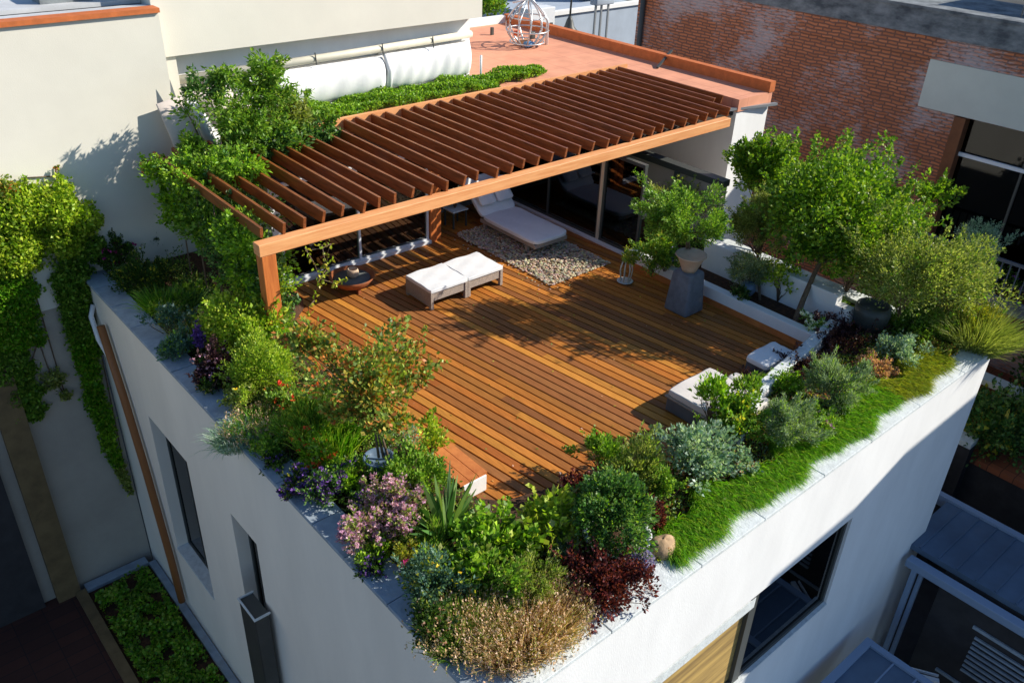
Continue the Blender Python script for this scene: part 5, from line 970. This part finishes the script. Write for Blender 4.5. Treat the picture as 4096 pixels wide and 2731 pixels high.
# tree behind the far wall and dark garden shrubs
shrub('far_tree', 'dark green tree beyond the rear white parapet', 'tree', (22.054, 27.000, 1.920), (1.0, .8, .55), 'mid', L=.13, W=.1, cover=1.2, zb=.3, base=(20.9, 27, .3))
for i, (c, r, pl_, lab, cat) in enumerate(((( 18.2, 6.5, -5.6), (1.3, 1.2, 1.0), 'dark', 'dark garden bush in the court directly behind the ribbed sheet roof', 'bush'), ((20.3, 5.0, -4.2), (1.4, 1.3, .9), 'deep', 'deep green garden bush on the tiled side terrace', 'bush'), ((22.6, 4.2, -3.5), (1.2, 1.2, .9), 'dark', 'dark bush below the balcony fascia', 'bush'), ((21.8, 8.6, -2.9), (.8, 1.0, .6), 'olive', 'olive green bush on the stepped terrace wall', 'bush'))):
    shrub('garden_bush', lab, cat, c, r, pl_, L=.11, W=.08, cover=1.3, zb=-8, base=(c[0], c[1], c[2] - r[2]))
shrub('balcony_plant', 'small planted bush with purple flowers on the dark balcony', 'bush', (23.3, 6.9, -1.9), (.35, .8, .3), 'dark', L=.07, W=.05, cover=1.2, zb=-2.2, fl=('violet', 40, .07))

# green groundcover of the sunken bed and low filler planting (too dense to count)
def carpet(name, polyfn, n, z0, zr, L, W, pal, seed):
    rng = np.random.default_rng(seed); P_ = polyfn(rng, n); n = len(P_); z = z0 + zr * rng.random(n) * (.5 + .5 * np.sin(P_[:, 0] * 5.1 + 2 * np.sin(P_[:, 1] * 2.3)) * np.sin(P_[:, 1] * 4.3 + 1))
    D_ = unit(rng, n); D_[:, 2] = np.abs(D_[:, 2]) * .8 + .15; lb = LB(); lb.leaves(rng, np.stack([P_[:, 0], P_[:, 1], z], 1), D_, L, W, pal); return lb.build(name, M['leaf'], kind='stuff')
def f_bed(rng, n):
    x = 2.2 + 1.22 * rng.random(n); y = 4 + 12.0 * rng.random(n); k = (np.sin(x * 7 + np.sin(y * 3)) * np.sin(y * 5.3 + x) > -.55); return np.stack([x[k], y[k]], 1)
carpet('ground_cover', f_bed, 22000, -7.0, .34, .085, .07, PAL['grassy'] + PAL['mid'], 61)
def f_left(rng, n): return np.stack([4.08 + 1.45 * rng.random(n), 4.7 + 11.5 * rng.random(n)], 1)
carpet('low_planting', f_left, 26000, .2, .4, .05, .03, PAL['mid'] + PAL['dark'] + PAL['olive'], 62)
def f_front(rng, n):
    x = 5.6 + 9.2 * rng.random(n); y = 4.6 + 1.3 * rng.random(n); k = y < 6.4 - .9 * np.exp(-((x - 9.2) / 1.3) ** 2) - .1; return np.stack([x[k], y[k]], 1)
carpet('low_planting', f_front, 20000, .2, .26, .05, .03, PAL['mid'] + PAL['autumn'] + PAL['grey'], 63)
def f_right(rng, n): return np.stack([14.1 + .72 * rng.random(n), 4.7 + 6.5 * rng.random(n)], 1)
carpet('low_planting', f_right, 6000, .2, .25, .06, .035, PAL['mid'] + PAL['dark'], 64)

# fallen leaves and petals scattered over the boards
def litter():
    rng = np.random.default_rng(71); n = 170; x = 5.8 + 7.1 * rng.random(n) ** rng.choice([.5, 1, 2], n); y = 6.7 + 7.2 * rng.random(n); D_ = rng.normal(size=(n, 3)); D_[:, 2] = .08
    lb = LB(); lb.leaves(rng, np.stack([x, y, np.full(n, .008)], 1), D_, .045, .028, PAL['gold'] + PAL['autumn'] + PAL['yellow']); lb.build('fallen_leaves', M['leaf'], kind='stuff')
litter()
